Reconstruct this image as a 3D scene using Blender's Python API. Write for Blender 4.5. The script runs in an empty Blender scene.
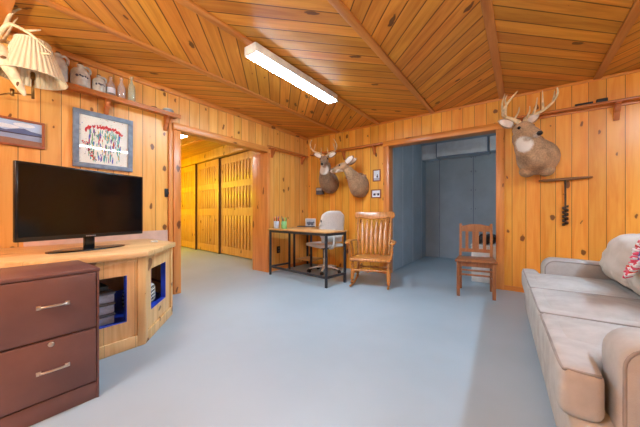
import bpy, bmesh, math, random
from mathutils import Vector, Matrix
from math import sin, cos, pi, radians as rad
random.seed(7)
S = bpy.context.scene
C = S.collection
ROOM_X0, ROOM_X1, BACK_Y, NEAR_Y, CZ = -3.47, 3.1, 4.335, -2.6, 2.525
YAW = math.atan(201/274.6)
Fv = Vector((-sin(YAW), cos(YAW), 0)); Rv = Vector((cos(YAW), sin(YAW), 0))

# ------------------------------------------------------------------ materials
def lin(c):
    return tuple((x/12.92 if x <= .04045 else ((x+.055)/1.055)**2.4) for x in [v/255 for v in c]) + (1,)

class NT:
    def __init__(s, name):
        s.m = bpy.data.materials.new(name); s.m.use_nodes = True
        s.t = s.m.node_tree; s.b = s.t.nodes['Principled BSDF']
    def n(s, kind, **kw):
        x = s.t.nodes.new('ShaderNode'+kind)
        for k, v in kw.items(): setattr(x, k, v)
        return x
    def put(s, sock, v):
        if isinstance(v, bpy.types.NodeSocket): s.t.links.new(v, sock)
        else: sock.default_value = v
    def math(s, op, a, b=0.0, c=0.0, clamp=False):
        x = s.n('Math', operation=op, use_clamp=clamp)
        for i, v in enumerate((a, b, c)): s.put(x.inputs[i], v)
        return x.outputs[0]
    def dot(s, v, w):
        x = s.n('VectorMath', operation='DOT_PRODUCT'); s.put(x.inputs[0], v); x.inputs[1].default_value = w
        return x.outputs['Value']
    def comb(s, a, b, c=0.0):
        x = s.n('CombineXYZ')
        for i, v in enumerate((a, b, c)): s.put(x.inputs[i], v)
        return x.outputs[0]
    def noise(s, v, scale, detail=3, rough=.55, dist=0.0):
        x = s.n('TexNoise'); s.put(x.inputs['Vector'], v)
        x.inputs['Scale'].default_value = scale; x.inputs['Detail'].default_value = detail
        x.inputs['Roughness'].default_value = rough; x.inputs['Distortion'].default_value = dist
        return x.outputs['Fac']
    def mix(s, f, a, b, mode='MIX'):
        x = s.n('Mix', data_type='RGBA', blend_type=mode)
        s.put(x.inputs['Factor'], f); s.put(x.inputs['A'], a) if False else None
        s.put(x.inputs[6], a); s.put(x.inputs[7], b)
        return x.outputs[2]
    def ramp(s, v, lo, hi):
        x = s.n('MapRange', interpolation_type='SMOOTHSTEP'); s.put(x.inputs[0], v)
        x.inputs[1].default_value = lo; x.inputs[2].default_value = hi
        return x.outputs[0]
    def bump(s, h, strength=.3, dist=.01):
        x = s.n('Bump'); x.inputs['Strength'].default_value = strength; x.inputs['Distance'].default_value = dist
        s.put(x.inputs['Height'], h); s.t.links.new(x.outputs[0], s.b.inputs['Normal'])

def plain(name, col, rough=.5, metal=0.0, var=.08, scale=8, bump=0.0, bscale=60, spec=.5, coat=0.0):
    a = NT(name); co = a.n('TexCoord').outputs['Object']
    c = lin(col)
    n = a.noise(co, scale, 4)
    dark = tuple(x*(1-var*2) for x in c[:3])+(1,)
    lite = tuple(min(1, x*(1+var*2)) for x in c[:3])+(1,)
    a.put(a.b.inputs['Base Color'], a.mix(a.ramp(n, .3, .7), dark, lite))
    a.b.inputs['Roughness'].default_value = rough; a.b.inputs['Metallic'].default_value = metal
    a.b.inputs['Specular IOR Level'].default_value = spec; a.b.inputs['Coat Weight'].default_value = coat
    if bump: a.bump(a.noise(co, bscale, 3), bump, .004)
    return a.m

def wood(name, light, dark, across=(1, 0, 0), along=(0, 0, 1), third=(0, 1, 0), board=0.0, phase=0.0, knots=.5,
         rough=.35, var=.14, knotcol=(96, 46, 18), grain=1.0, knot_len=.42, groove=.0035, coat=.2):
    a = NT(name); co = a.n('TexCoord').outputs['Object']
    u, v, w = a.dot(co, across), a.dot(co, along), a.dot(co, third)
    if board:
        q = a.math('DIVIDE', a.math('SUBTRACT', u, phase), board)
        bid = a.math('FLOOR', q); fr = a.math('FRACT', q)
        wn = a.n('TexWhiteNoise', noise_dimensions='1D'); a.put(wn.inputs['W'], bid)
        rnd = wn.outputs['Value']
        wn2 = a.n('TexWhiteNoise', noise_dimensions='1D'); a.put(wn2.inputs['W'], a.math('ADD', bid, 71.3))
        rnd2 = wn2.outputs['Value']
    else:
        rnd = rnd2 = 0.5; fr = None
    off = a.math('MULTIPLY', rnd, 53.0)
    vv = a.math('ADD', v, off)
    g1 = a.noise(a.comb(a.math('MULTIPLY', u, 16*grain), a.math('MULTIPLY', vv, 1.3*grain), a.math('MULTIPLY', w, 16*grain)), 1.0, 3, .6, .6)
    g2 = a.noise(a.comb(a.math('MULTIPLY', u, 130), a.math('MULTIPLY', vv, 3.5), a.math('MULTIPLY', w, 130)), 1.0, 2)
    g = a.math('ADD', a.math('MULTIPLY', a.ramp(g1, .35, .72), .65), a.math('MULTIPLY', g2, .35))
    col = a.mix(g, lin(light), lin(dark))
    if board:
        hsv = a.n('HueSaturation')
        a.put(hsv.inputs['Value'], a.math('ADD', 1-var, a.math('MULTIPLY', rnd, 2*var)))
        a.put(hsv.inputs['Hue'], a.math('ADD', .494, a.math('MULTIPLY', rnd2, .012)))
        a.put(hsv.inputs['Color'], col); col = hsv.outputs[0]
    if knots:
        kb = board if board else .14
        wob = a.noise(a.comb(a.math('MULTIPLY', u, 9), a.math('MULTIPLY', vv, 9), w), 1.0, 2)
        uu = a.math('DIVIDE', a.math('SUBTRACT', u, phase), kb)
        vo = a.n('TexVoronoi', voronoi_dimensions='2D'); vo.inputs['Scale'].default_value = 1.0
        kv = a.comb(a.math('ADD', a.math('MULTIPLY', uu, 1.0), a.math('MULTIPLY', wob, .45)), a.math('ADD', a.math('DIVIDE', vv, knot_len), a.math('MULTIPLY', wob, .45)))
        a.put(vo.inputs['Vector'], kv)
        sp = a.n('SeparateColor'); a.put(sp.inputs[0], vo.outputs['Color'])
        size = a.math('MULTIPLY', a.ramp(sp.outputs[0], 1-knots, 1.0), .17)
        m = a.math('SUBTRACT', size, vo.outputs['Distance'])
        mask = a.ramp(m, -.01, .03)
        halo = a.math('MULTIPLY', a.ramp(m, -.16, .02), a.math('GREATER_THAN', size, .02))
        col = a.mix(a.math('MULTIPLY', halo, .30), col, lin(dark))
        col = a.mix(a.math('MULTIPLY', mask, .85), col, lin(knotcol))
    h = g2
    if board:
        e = a.math('MULTIPLY', a.math('MINIMUM', fr, a.math('SUBTRACT', 1.0, fr)), board)
        gm = a.ramp(e, groove*.35, groove)
        col = a.mix(gm, tuple(x*.22 for x in lin(dark)[:3])+(1,), col)
        h = a.math('ADD', a.math('MULTIPLY', g2, .08), a.ramp(e, 0, groove*2))
    a.put(a.b.inputs['Base Color'], col)
    a.b.inputs['Roughness'].default_value = rough
    a.b.inputs['Coat Weight'].default_value = coat; a.b.inputs['Coat Roughness'].default_value = .25
    a.bump(h, .25 if board else .08, .004)
    return a.m

def glass(name, col, rough=.02):
    a = NT(name); a.b.inputs['Base Color'].default_value = lin(col)
    a.b.inputs['Transmission Weight'].default_value = 1; a.b.inputs['Roughness'].default_value = rough
    a.b.inputs['IOR'].default_value = 1.45
    return a.m

def emit(name, col, strength):
    a = NT(name); a.b.inputs['Emission Color'].default_value = col
    a.b.inputs['Emission Strength'].default_value = strength
    return a.m

def fur(name, base, dark, patches):
    a = NT(name); co = a.n('TexCoord').outputs['Object']
    n = a.noise(co, 60, 4); n2 = a.noise(co, 7, 3)
    col = a.mix(a.math('ADD', a.math('MULTIPLY', a.ramp(n, .3, .7), .5), a.math('MULTIPLY', a.ramp(n2, .35, .7), .5)), lin(base), lin(dark))
    for (c, r, pc) in patches:
        d = a.n('VectorMath', operation='DISTANCE'); a.put(d.inputs[0], co); d.inputs[1].default_value = c
        dd = a.math('ADD', d.outputs['Value'], a.math('MULTIPLY', a.math('SUBTRACT', n, .5), .03))
        x = a.n('MapRange', interpolation_type='SMOOTHSTEP'); a.put(x.inputs[0], dd)
        x.inputs[1].default_value = r*.75; x.inputs[2].default_value = r*1.1
        x.inputs[3].default_value = 1; x.inputs[4].default_value = 0
        col = a.mix(x.outputs[0], col, lin(pc))
    a.put(a.b.inputs['Base Color'], col); a.b.inputs['Roughness'].default_value = .8
    a.b.inputs['Sheen Weight'].default_value = .2
    a.bump(n, .5, .008)
    return a.m

PINE_L, PINE_D = (240, 170, 84), (214, 128, 46)
s2 = math.sqrt(.5)
M = {}
M['wall_left'] = wood('pine boards left', (242, 184, 100), (224, 152, 64), (0, 1, 0), (0, 0, 1), (1, 0, 0), .137, .3695, .3, .4, .1, knot_len=.24)
M['wall_back'] = wood('pine boards back', (246, 178, 74), (230, 142, 40), (1, 0, 0), (0, 0, 1), (0, 1, 0), .143, .05, .3, .4, .1, knot_len=.24)
M['ceil_p'] = wood('ceiling boards rising', (220, 150, 60), (180, 104, 28), (s2, -s2, 0), (s2, s2, 0), (0, 0, 1), .128, 0, .22, .42, .17, knotcol=(70, 34, 16), coat=.05, knot_len=.36, groove=.007)
M['ceil_n'] = wood('ceiling boards falling', (220, 150, 60), (180, 104, 28), (s2, s2, 0), (-s2, s2, 0), (0, 0, 1), .128, .03, .22, .42, .17, knotcol=(70, 34, 16), coat=.05, knot_len=.36, groove=.007)
M['trim_y'] = wood('trim pine along y', (206, 136, 68), (170, 98, 40), (1, 0, 0), (0, 1, 0), (0, 0, 1), 0, 0, 0, .35)
M['trim_x'] = wood('trim pine along x', (230, 150, 62), (198, 112, 40), (0, 0, 1), (1, 0, 0), (0, 1, 0), 0, 0, .35, .35)
M['trim_hy'] = wood('header pine', (226, 154, 78), (194, 116, 50), (0, 0, 1), (0, 1, 0), (1, 0, 0), 0, 0, .35, .35)
M['trim_z'] = wood('post pine', (232, 156, 82), (202, 118, 54), (1, 1, 0), (0, 0, 1), (1, -1, 0), 0, 0, .5, .35, grain=.8)
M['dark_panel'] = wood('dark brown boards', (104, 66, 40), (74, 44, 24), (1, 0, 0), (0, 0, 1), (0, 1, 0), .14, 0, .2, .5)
M['rail_x'] = wood('plate rail pine along x', (212, 128, 52), (170, 88, 30), (0, 0, 1), (1, 0, 0), (0, 1, 0), 0, 0, .2, .35)
M['rail_y'] = wood('shelf pine along y', (208, 132, 64), (170, 92, 38), (0, 0, 1), (0, 1, 0), (1, 0, 0), 0, 0, .2, .35)
M['bracket'] = wood('bracket pine', (206, 118, 56), (160, 80, 34), (0, 1, 0), (0, 0, 1), (1, 0, 0), 0, 0, 0, .4)
M['closet'] = wood('closet door pine', (228, 176, 100), (198, 136, 62), (1, 0, 0), (0, 0, 1), (0, 1, 0), 0, 0, .2, .45, knot_len=.25)
M['stand'] = wood('pale pine', (238, 202, 142), (212, 164, 98), (0, 1, 0), (0, 0, 1), (1, 0, 0), .19, .02, .6, .45, .08, knot_len=.26, knotcol=(120, 70, 34), groove=.001, coat=.1)
M['stand_top'] = wood('pale pine top', (230, 198, 142), (206, 162, 100), (1, 0, 0), (0, 1, 0), (0, 0, 1), .16, .05, .35, .4, .05, knotcol=(150, 96, 50), groove=.001, coat=.1)
M['oak'] = wood('rocker oak', (214, 146, 76), (158, 92, 36), (1, 0, 0), (0, 0, 1), (0, 1, 0), 0, 0, 0, .3, grain=2, coat=.4)
M['chairwood'] = wood('brown chair wood', (160, 104, 62), (116, 66, 34), (1, 0, 0), (0, 0, 1), (0, 1, 0), 0, 0, 0, .35, grain=2)
M['desktop'] = wood('light oak desk top', (222, 176, 116), (188, 134, 78), (0, 1, 0), (1, 0, 0), (0, 0, 1), 0, 0, 0, .4, grain=1.5)
M['framewood'] = wood('picture frame wood', (176, 96, 54), (128, 62, 34), (0, 1, 0), (0, 0, 1), (1, 0, 0), 0, 0, 0, .35)
M['augerwood'] = wood('auger handle wood', (150, 104, 62), (96, 62, 36), (0, 0, 1), (1, 0, 0), (0, 1, 0), 0, 0, 0, .6)
M['floor'] = plain('grey blue painted floor', (152, 172, 186), .42, 0, .03, .9, .05, 40)
M['bluewall'] = plain('blue grey painted panel', (150, 168, 182), .55, 0, .06, 1.5)
M['bluewall_seam'] = plain('painted panel seam', (112, 126, 146), .6)
M['duct'] = plain('grey painted duct', (196, 202, 210), .5, 0, .04)
M['cabinet'] = plain('brown enamelled steel', (118, 76, 70), .38, .0, .06, 3, .02, 200)
def scuffed():
    a = NT('scuffed brown enamelled steel'); co = a.n('TexCoord').outputs['Object']
    n = a.noise(co, 3, 4); col = a.mix(a.ramp(n, .3, .7), lin((100, 68, 64)), lin((116, 80, 74)))
    v = a.n('TexVoronoi'); v.inputs['Scale'].default_value = 26; a.put(v.inputs['Vector'], co)
    sp = a.n('SeparateColor'); a.put(sp.inputs[0], v.outputs['Color'])
    m = a.math('GREATER_THAN', a.math('MULTIPLY', a.ramp(sp.outputs[0], .72, 1.0), .09), v.outputs['Distance'])
    a.put(a.b.inputs['Base Color'], a.mix(a.math('MULTIPLY', m, .6), col, lin((196, 170, 160))))
    a.b.inputs['Roughness'].default_value = .38
    return a.m
M['cabinet'] = scuffed()
M['dark'] = plain('dark gap', (24, 16, 12), .8)
M['chrome'] = plain('brushed nickel', (206, 196, 186), .28, 1, .04)
M['tvbezel'] = plain('glossy black plastic', (16, 17, 20), .22)
M['tvscreen'] = plain('black screen', (6, 7, 11), .12, 0, .3, 3)
M['silver'] = plain('silver lettering', (190, 190, 195), .3, .5)
M['blue'] = plain('bright blue painted edge', (26, 62, 190), .5)
M['greycase'] = plain('grey plastic case', (160, 170, 192), .4, 0, .12, 14)
M['greylid'] = plain('dark grey plastic', (92, 96, 108), .45)
M['black'] = plain('black plastic', (20, 20, 22), .5)
M['blackmetal'] = plain('charcoal powder coated steel', (52, 56, 64), .45, .3)
M['white'] = plain('white plastic', (224, 222, 218), .45)
M['mesh'] = plain('off white mesh fabric', (214, 208, 202), .75, 0, .04, 60, .3, 300)
M['paleboard'] = plain('pale pink hardboard', (214, 178, 158), .7, 0, .04)
M['sofa'] = plain('taupe microfibre upholstery', (170, 170, 169), .9, 0, .05, 9, .25, 260)
M['sofapipe'] = plain('upholstery piping', (140, 136, 134), .9)
M['pillow'] = plain('light grey wrinkled cloth', (196, 192, 188), .9, 0, .05, 6, .5, 22)
M['stoneware'] = plain('grey salt glazed stoneware', (208, 204, 194), .3, 0, .12, 14)
M['stoneblue'] = plain('dark glaze mark', (80, 78, 96), .4)
M['shade'] = None
M['bone'] = plain('bone', (236, 214, 178), .55, 0, .1, 20, .1, 60)
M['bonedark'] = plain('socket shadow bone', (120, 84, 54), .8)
M['antler'] = plain('antler', (222, 188, 142), .5, 0, .14, 18, .15, 90)
M['antler2'] = plain('antler pale', (226, 200, 158), .5, 0, .14, 18, .15, 90)
M['brass'] = plain('aged brass', (150, 116, 70), .35, 1)
M['greyframe'] = plain('blue grey painted frame', (124, 140, 160), .45, 0, .1, 20)
M['paper'] = plain('off white paper', (242, 242, 234), .7, 0, .02)
M['eye'] = plain('glass eye', (18, 12, 8), .08)
M['nose'] = plain('black nose', (28, 24, 24), .35)
M['earin'] = plain('pale inner ear', (232, 216, 204), .85)
M['iron'] = plain('rusted iron', (92, 74, 60), .6, .6, .2, 30)
M['galv'] = plain('galvanised lid', (170, 178, 184), .35, .8)
M['rug'] = plain('floor mat grey', (128, 132, 140), .9, 0, .08, 40)
a = NT('lamp shade cloth'); a.b.inputs['Base Color'].default_value = lin((232, 216, 184)); a.b.inputs['Roughness'].default_value = .8
a.b.inputs['Transmission Weight'].default_value = 0; M['shade'] = a.m
def clouded(name, col, f):
    a = NT(name); tr = a.n('BsdfTransparent'); mx = a.n('MixShader'); mx.inputs[0].default_value = f
    a.b.inputs['Base Color'].default_value = lin(col); a.b.inputs['Roughness'].default_value = .08; a.b.inputs['Coat Weight'].default_value = 1
    a.t.links.new(tr.outputs[0], mx.inputs[1]); a.t.links.new(a.b.outputs[0], mx.inputs[2]); a.t.links.new(mx.outputs[0], a.t.nodes['Material Output'].inputs['Surface'])
    return a.m
M['amber'] = clouded('clouded pinkish glass', (226, 206, 200), .33); M['clear'] = clouded('clouded green glass', (206, 214, 190), .33)
LAMP = 24
M['diffuser'] = emit('fluorescent diffuser', (.62, .83, 1, 1), LAMP)
for nm, c in dict(p_red=(206, 40, 52), p_teal=(92, 176, 172), p_blue=(64, 86, 190), p_yel=(222, 186, 70), p_green=(120, 176, 110), p_pur=(120, 70, 150),
                  p_dark=(60, 50, 70), sky=(176, 200, 232), mount=(84, 104, 148), water=(150, 166, 196), shore=(150, 112, 92), cloud=(226, 232, 242),
                  pink=(226, 84, 120), navy=(30, 70, 170), redcloth=(214, 70, 60), photoskin=(196, 176, 166), glassgrey=(180, 186, 196), green=(70, 140, 80), lime=(150, 200, 90)).items():
    M[nm] = plain(nm, c, .6, 0, .05)
M['zig'] = None
a = NT('black and white zigzag cloth'); co = a.n('TexCoord').outputs['Object']
sx = a.n('SeparateXYZ'); a.put(sx.inputs[0], co)
tri = a.math('PINGPONG', a.math('ADD', sx.outputs[0], sx.outputs[1]), .015)
st = a.math('GREATER_THAN', a.math('FRACT', a.math('MULTIPLY', a.math('ADD', sx.outputs[2], tri), 32)), .5)
a.put(a.b.inputs['Base Color'], a.mix(st, lin((24, 26, 28)), lin((226, 228, 220)))); a.b.inputs['Roughness'].default_value = .8
M['zig'] = a.m

# ------------------------------------------------------------------ mesh helpers
class MB:
    def __init__(s): s.v = []; s.f = []; s.mi = []; s.sm = []; s.cur = 0; s.smooth = False; s.X = Matrix()
    def add(s, vs, fs, smooth=None):
        o = len(s.v); s.v += [tuple(s.X @ Vector(p)) for p in vs]
        for f in fs:
            s.f.append([i+o for i in f]); s.mi.append(s.cur); s.sm.append(s.smooth if smooth is None else smooth)
        return s
    def box(s, x0, x1, y0, y1, z0, z1):
        v = [(x0, y0, z0), (x1, y0, z0), (x1, y1, z0), (x0, y1, z0), (x0, y0, z1), (x1, y0, z1), (x1, y1, z1), (x0, y1, z1)]
        return s.add(v, [(3, 2, 1, 0), (4, 5, 6, 7), (0, 1, 5, 4), (1, 2, 6, 5), (2, 3, 7, 6), (3, 0, 4, 7)], False)
    def bbox(s, x0, x1, y0, y1, z0, z1, b=.004, seg=2):
        bm = bmesh.new(); r = bmesh.ops.create_cube(bm, size=1)
        for v in bm.verts: v.co = Vector(((x0+x1)/2+v.co.x*(x1-x0), (y0+y1)/2+v.co.y*(y1-y0), (z0+z1)/2+v.co.z*(z1-z0)))
        bmesh.ops.bevel(bm, geom=bm.edges[:], offset=b, segments=seg, affect='EDGES', profile=.5)
        return s.frombm(bm, True)
    def frombm(s, bm, smooth):
        bm.verts.index_update(); vs = [v.co.copy() for v in bm.verts]; fs = [[v.index for v in f.verts] for f in bm.faces]
        bm.free(); return s.add(vs, fs, smooth)
    def beam(s, a, b, w, h, b_=None):      # rectangular bar between two points
        a, b = Vector(a), Vector(b); d = (b-a).normalized(); up = Vector((0, 0, 1)) if abs(d.z) < .95 else Vector((0, 1, 0))
        l = d.cross(up).normalized()*w/2; u = l.normalized().cross(d)*h/2
        v = [a-l-u, a+l-u, a+l+u, a-l+u, b-l-u, b+l-u, b+l+u, b-l+u]
        return s.add(v, [(0, 1, 2, 3), (7, 6, 5, 4), (4, 5, 1, 0), (5, 6, 2, 1), (6, 7, 3, 2), (7, 4, 0, 3)], False)
    def tube(s, pts, r, seg=8, cap=True, up=(0, 0, 1)):
        return s.loft(pts, [(x, x) for x in (r if isinstance(r, (list, tuple)) else [r]*len(pts))], seg, cap, up)
    def loft(s, pts, rr, seg=16, cap=True, up=(0, 0, 1)):
        P = [Vector(p) for p in pts]; n = len(P); vs = []; prev = None; up = Vector(up)
        for i in range(n):
            t = (P[min(i+1, n-1)]-P[max(i-1, 0)]).normalized()
            if prev is None:
                l = t.cross(up)
                if l.length < .15: l = t.cross(Vector((1, 0, .1)))
            else: l = prev - t*prev.dot(t)
            l.normalize(); prev = l; u = l.cross(t)
            for k in range(seg):
                a_ = 2*pi*k/seg; vs.append(P[i]+l*cos(a_)*rr[i][0]+u*sin(a_)*rr[i][1])
        fs = [(i*seg+k, i*seg+(k+1) % seg, (i+1)*seg+(k+1) % seg, (i+1)*seg+k) for i in range(n-1) for k in range(seg)]
        if cap: fs += [tuple(range(seg-1, -1, -1)), tuple((n-1)*seg+k for k in range(seg))]
        return s.add(vs, fs, True)
    def lathe(s, prof, c=(0, 0, 0), seg=24, axis='Z', cap=True):
        vs = []; n = len(prof)
        for r, h in prof:
            for k in range(seg):
                a_ = 2*pi*k/seg; x, y = r*cos(a_), r*sin(a_)
                p = (x, y, h) if axis == 'Z' else ((x, h, y) if axis == 'Y' else (h, x, y))
                vs.append((c[0]+p[0], c[1]+p[1], c[2]+p[2]))
        fs = [(i*seg+k, i*seg+(k+1) % seg, (i+1)*seg+(k+1) % seg, (i+1)*seg+k) for i in range(n-1) for k in range(seg)]
        if cap: fs += [tuple(range(seg-1, -1, -1)), tuple((n-1)*seg+k for k in range(seg))]
        return s.add(vs, fs, True)
    def ball(s, c, r, seg=14, rings=9):
        rx, ry, rz = r if isinstance(r, (tuple, list)) else (r, r, r)
        prof = [(max(.001, sin(pi*i/rings)), -cos(pi*i/rings)) for i in range(rings+1)]
        vs = []; n = len(prof)
        for q, h in prof:
            for k in range(seg):
                a_ = 2*pi*k/seg; vs.append((c[0]+rx*q*cos(a_), c[1]+ry*q*sin(a_), c[2]+rz*h))
        fs = [(i*seg+k, i*seg+(k+1) % seg, (i+1)*seg+(k+1) % seg, (i+1)*seg+k) for i in range(n-1) for k in range(seg)]
        return s.add(vs, fs, True)
    def prism(s, poly, z0, z1, bevel=0.0, seg=3):
        bm = bmesh.new(); vs = [bm.verts.new((x, y, z0)) for x, y in poly]; f = bm.faces.new(vs)
        r = bmesh.ops.extrude_face_region(bm, geom=[f]); nv = [e for e in r['geom'] if isinstance(e, bmesh.types.BMVert)]
        for v in nv: v.co.z = z1
        bmesh.ops.recalc_face_normals(bm, faces=bm.faces[:])
        if bevel: bmesh.ops.bevel(bm, geom=bm.edges[:], offset=bevel, segments=seg, affect='EDGES', profile=.5)
        return s.frombm(bm, bool(bevel))
    def pad(s, x0, x1, y0, y1, z0, z1, r=.05, puff=(0, 0, 0), n=14, wr=0.0):   # soft rounded box
        h = Vector(((x1-x0)/2, (y1-y0)/2, (z1-z0)/2)); c = Vector(((x0+x1)/2, (y0+y1)/2, (z0+z1)/2)); r = min(r, min(h)*.98)
        bm = bmesh.new(); bmesh.ops.create_cube(bm, size=2)
        bmesh.ops.subdivide_edges(bm, edges=bm.edges[:], cuts=n, use_grid_fill=True)
        for v in bm.verts:
            q = v.co.copy()
            p = Vector([max(-1, min(1, q[i]))*h[i] for i in range(3)])
            inner = Vector([max(-(h[i]-r), min(h[i]-r, p[i])) for i in range(3)])
            d = p-inner
            if d.length > 1e-6: p = inner+d.normalized()*r
            for i in range(3):
                j, k = (i+1) % 3, (i+2) % 3
                p[i] += puff[i]*(1 if q[i] > 0 else -1)*abs(q[i])**2*(1-q[j]**2)*(1-q[k]**2)
            if wr:
                w_ = wr*(sin(q.x*7+q.y*11+q.z*3)+sin(q.y*5-q.z*13+1.3)*.8)
                p += Vector((w_, w_*.3, w_*.5))
            v.co = p+c
        return s.frombm(bm, True)
    def build(s, name, mats, parent=None, loc=(0, 0, 0), rz=0.0):
        me = bpy.data.meshes.new(name); me.from_pydata(s.v, [], s.f)
        ms = mats if isinstance(mats, (list, tuple)) else [mats]
        for m in ms: me.materials.append(M[m] if isinstance(m, str) else m)
        for p, i, sm in zip(me.polygons, s.mi, s.sm): p.material_index = i; p.use_smooth = sm
        me.update()
        o = bpy.data.objects.new(name, me); C.objects.link(o)
        o.location = loc; o.rotation_euler = (0, 0, rz)
        if parent: o.parent = parent
        return o

def thing(name, label, cat, loc=(0, 0, 0), rz=0.0, group=None):
    o = bpy.data.objects.new(name, None); C.objects.link(o); o.empty_display_size = .1
    o.location = loc; o.rotation_euler = (0, 0, rz)
    return tag(o, label, cat, group)
def tag(o, label, cat, group=None):
    o['label'] = label; o['category'] = cat
    if group: o['group'] = group
    return o
def struct(o, label=None):
    o['kind'] = 'structure'
    if label: o['label'] = label
    return o
def smoothed(o, voxel, it=6):
    m = o.modifiers.new('join', 'REMESH'); m.mode = 'VOXEL'; m.voxel_size = voxel; m.use_smooth_shade = True
    k = o.modifiers.new('soft', 'SMOOTH'); k.iterations = it; k.factor = .5
    return o
def curve(pts, n=4):                                  # Catmull-Rom resampling
    P = [Vector(p) for p in pts]; out = []
    for i in range(len(P)-1):
        a_, b_, c_, d_ = P[max(i-1, 0)], P[i], P[i+1], P[min(i+2, len(P)-1)]
        for k in range(n):
            t = k/n
            out.append(.5*((2*b_)+(c_-a_)*t+(2*a_-5*b_+4*c_-d_)*t*t+(3*b_-a_-3*c_+d_)*t**3))
    return out+[P[-1]]
def taper(r0, r1, n, p=1.0): return [r0+(r1-r0)*(i/(n-1))**p for i in range(n)]
def ray_x(px, py, x):                                # a point on the plane X = x
    d = Fv+Rv*((px-320)/274.6)+Vector((0, 0, (213.5-py)/274.6)); t = x/d.x
    return Vector((0, 0, 1))+d*t

# ------------------------------------------------------------------ room shell
struct(MB().box(-9.6, ROOM_X1+.15, NEAR_Y-.15, 7.6, -.1, 0).build('floor', 'floor'))
# ceiling: one board layer between each pair of trims, boards laid at 45 degrees
cb = MB(); xs = [ROOM_X0, -2.74, -1.94, -1.07, -.2, .69, 1.56, 2.42, ROOM_X1]
for i in range(len(xs)-1):
    cb.cur = i % 2; cb.box(xs[i], xs[i+1], NEAR_Y, BACK_Y, CZ, CZ+.04)
struct(cb.build('ceiling', ['ceil_p', 'ceil_n']))
for i, x in enumerate(xs[1:-1]):
    struct(MB().bbox(x-.034, x+.034, NEAR_Y, BACK_Y, CZ-.022, CZ, .004).build('trim_%d' % (i+1), 'trim_y'))
struct(MB().box(ROOM_X0, ROOM_X1, -.25, .29, CZ-.05, CZ-.022).build('trim_8', 'rail_x'))
# left wall with the wide opening
WT = .14
OY0, OY1, OZ = 1.755, 3.24, 2.035
w = MB().box(ROOM_X0-WT, ROOM_X0, NEAR_Y, OY0-.09, 0, CZ).box(ROOM_X0-WT, ROOM_X0, OY0-.09, OY1, OZ+.07, CZ)
w.box(ROOM_X0-WT, ROOM_X0, OY1, BACK_Y, 0, CZ)
struct(w.build('wall_left', 'wall_left'))
w = MB(); BX0, BX1, BZ = -1.76, -.262, 2.115
w.box(ROOM_X0-WT, BX0, BACK_Y, BACK_Y+.14, 0, CZ).box(BX1, ROOM_X1, BACK_Y, BACK_Y+.14, 0, CZ).box(BX0, BX1, BACK_Y, BACK_Y+.14, BZ, CZ)
struct(w.build('wall_back', 'wall_back'))
struct(MB().box(ROOM_X1, ROOM_X1+.12, NEAR_Y, BACK_Y, 0, CZ).build('wall_right', 'wall_left'))
struct(MB().box(ROOM_X0, ROOM_X1, NEAR_Y-.12, NEAR_Y, 0, CZ).build('wall_front', 'dark_panel'))
# opening surround on the left wall
struct(MB().bbox(ROOM_X0-WT, ROOM_X0+.022, OY0-.09, OY0, 0, OZ, .004).build('trim_9', 'trim_z'))
struct(MB().bbox(ROOM_X0-.385, ROOM_X0+.006, OY1-.006, OY1+.05, 0, OZ, .004).build('trim_10', 'trim_z'))
struct(MB().bbox(ROOM_X0-WT, ROOM_X0+.04, OY0-.10, OY1-.02, OZ, OZ+.085, .005).build('trim_11', 'trim_hy'))
struct(MB().bbox(ROOM_X0, ROOM_X0+.03, OY0-.15, OY0-.12, 0, OZ+.14, .004).build('trim_12', 'trim_z'))
# opening surround on the back wall
struct(MB().bbox(BX0-.09, BX0+.006, BACK_Y-.025, BACK_Y+.15, 0, BZ, .004).build('trim_13', 'trim_z'))
struct(MB().bbox(BX1-.006, BX1+.085, BACK_Y-.025, BACK_Y+.15, 0, BZ, .004).build('trim_14', 'trim_z'))
struct(MB().bbox(BX0-.09, BX1+.1, BACK_Y-.04, BACK_Y+.155, BZ-.006, BZ+.08, .005).build('trim_15', 'trim_x'))
# crown strips and baseboards
struct(MB().bbox(ROOM_X0, ROOM_X0+.03, NEAR_Y, BACK_Y-.03, CZ-.06, CZ, .006).build('trim_16', 'trim_hy'))
struct(MB().bbox(ROOM_X0, ROOM_X1, BACK_Y-.022, BACK_Y, CZ-.032, CZ, .006).build('trim_17', 'trim_x'))
struct(MB().box(BX1+.085, ROOM_X1, BACK_Y-.014, BACK_Y, 0, .06).build('baseboard_back', 'trim_x'))
struct(MB().box(ROOM_X0, ROOM_X0+.014, OY1+.05, BACK_Y, 0, .06).build('baseboard_left', 'trim_hy'))

# ------------------------------------------------------------------ hall behind the left opening
HY = 4.0
struct(MB().box(-9.5, ROOM_X0-WT-.01, HY+.8, HY+.92, 0, 2.6).build('wall_hall_back', 'closet'))
struct(MB().box(-9.6, -9.5, .6, HY+.8, 0, 2.6).build('wall_hall_left', 'closet'))
struct(MB().box(-9.5, ROOM_X0-WT, .5, .6, 0, 2.6).build('wall_hall_front', 'closet'))
struct(MB().box(-9.5, ROOM_X0-WT, .6, HY+.8, 2.6, 2.64).build('ceiling_hall', wood('hall ceiling boards', (206, 140, 66), (170, 100, 44), (0, 1, 0), (1, 0, 0), (0, 0, 1), .128, 0, .2, .35, .14)))
for i, y in enumerate((3.3, 2.85, 2.2, 1.4)):
    struct(MB().bbox(-9.5, ROOM_X0-WT, y-.035, y+.035, 2.575, 2.6, .004).build('trim_%d' % (18+i), 'trim_x'))
HP, HR = (-4.51, 3.79, 0), rad(-6.34)
struct(MB().bbox(-5.0, .35, -.03, .08, 2.38, 2.599, .004).build('trim_22', 'closet', None, HP, HR))
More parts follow.
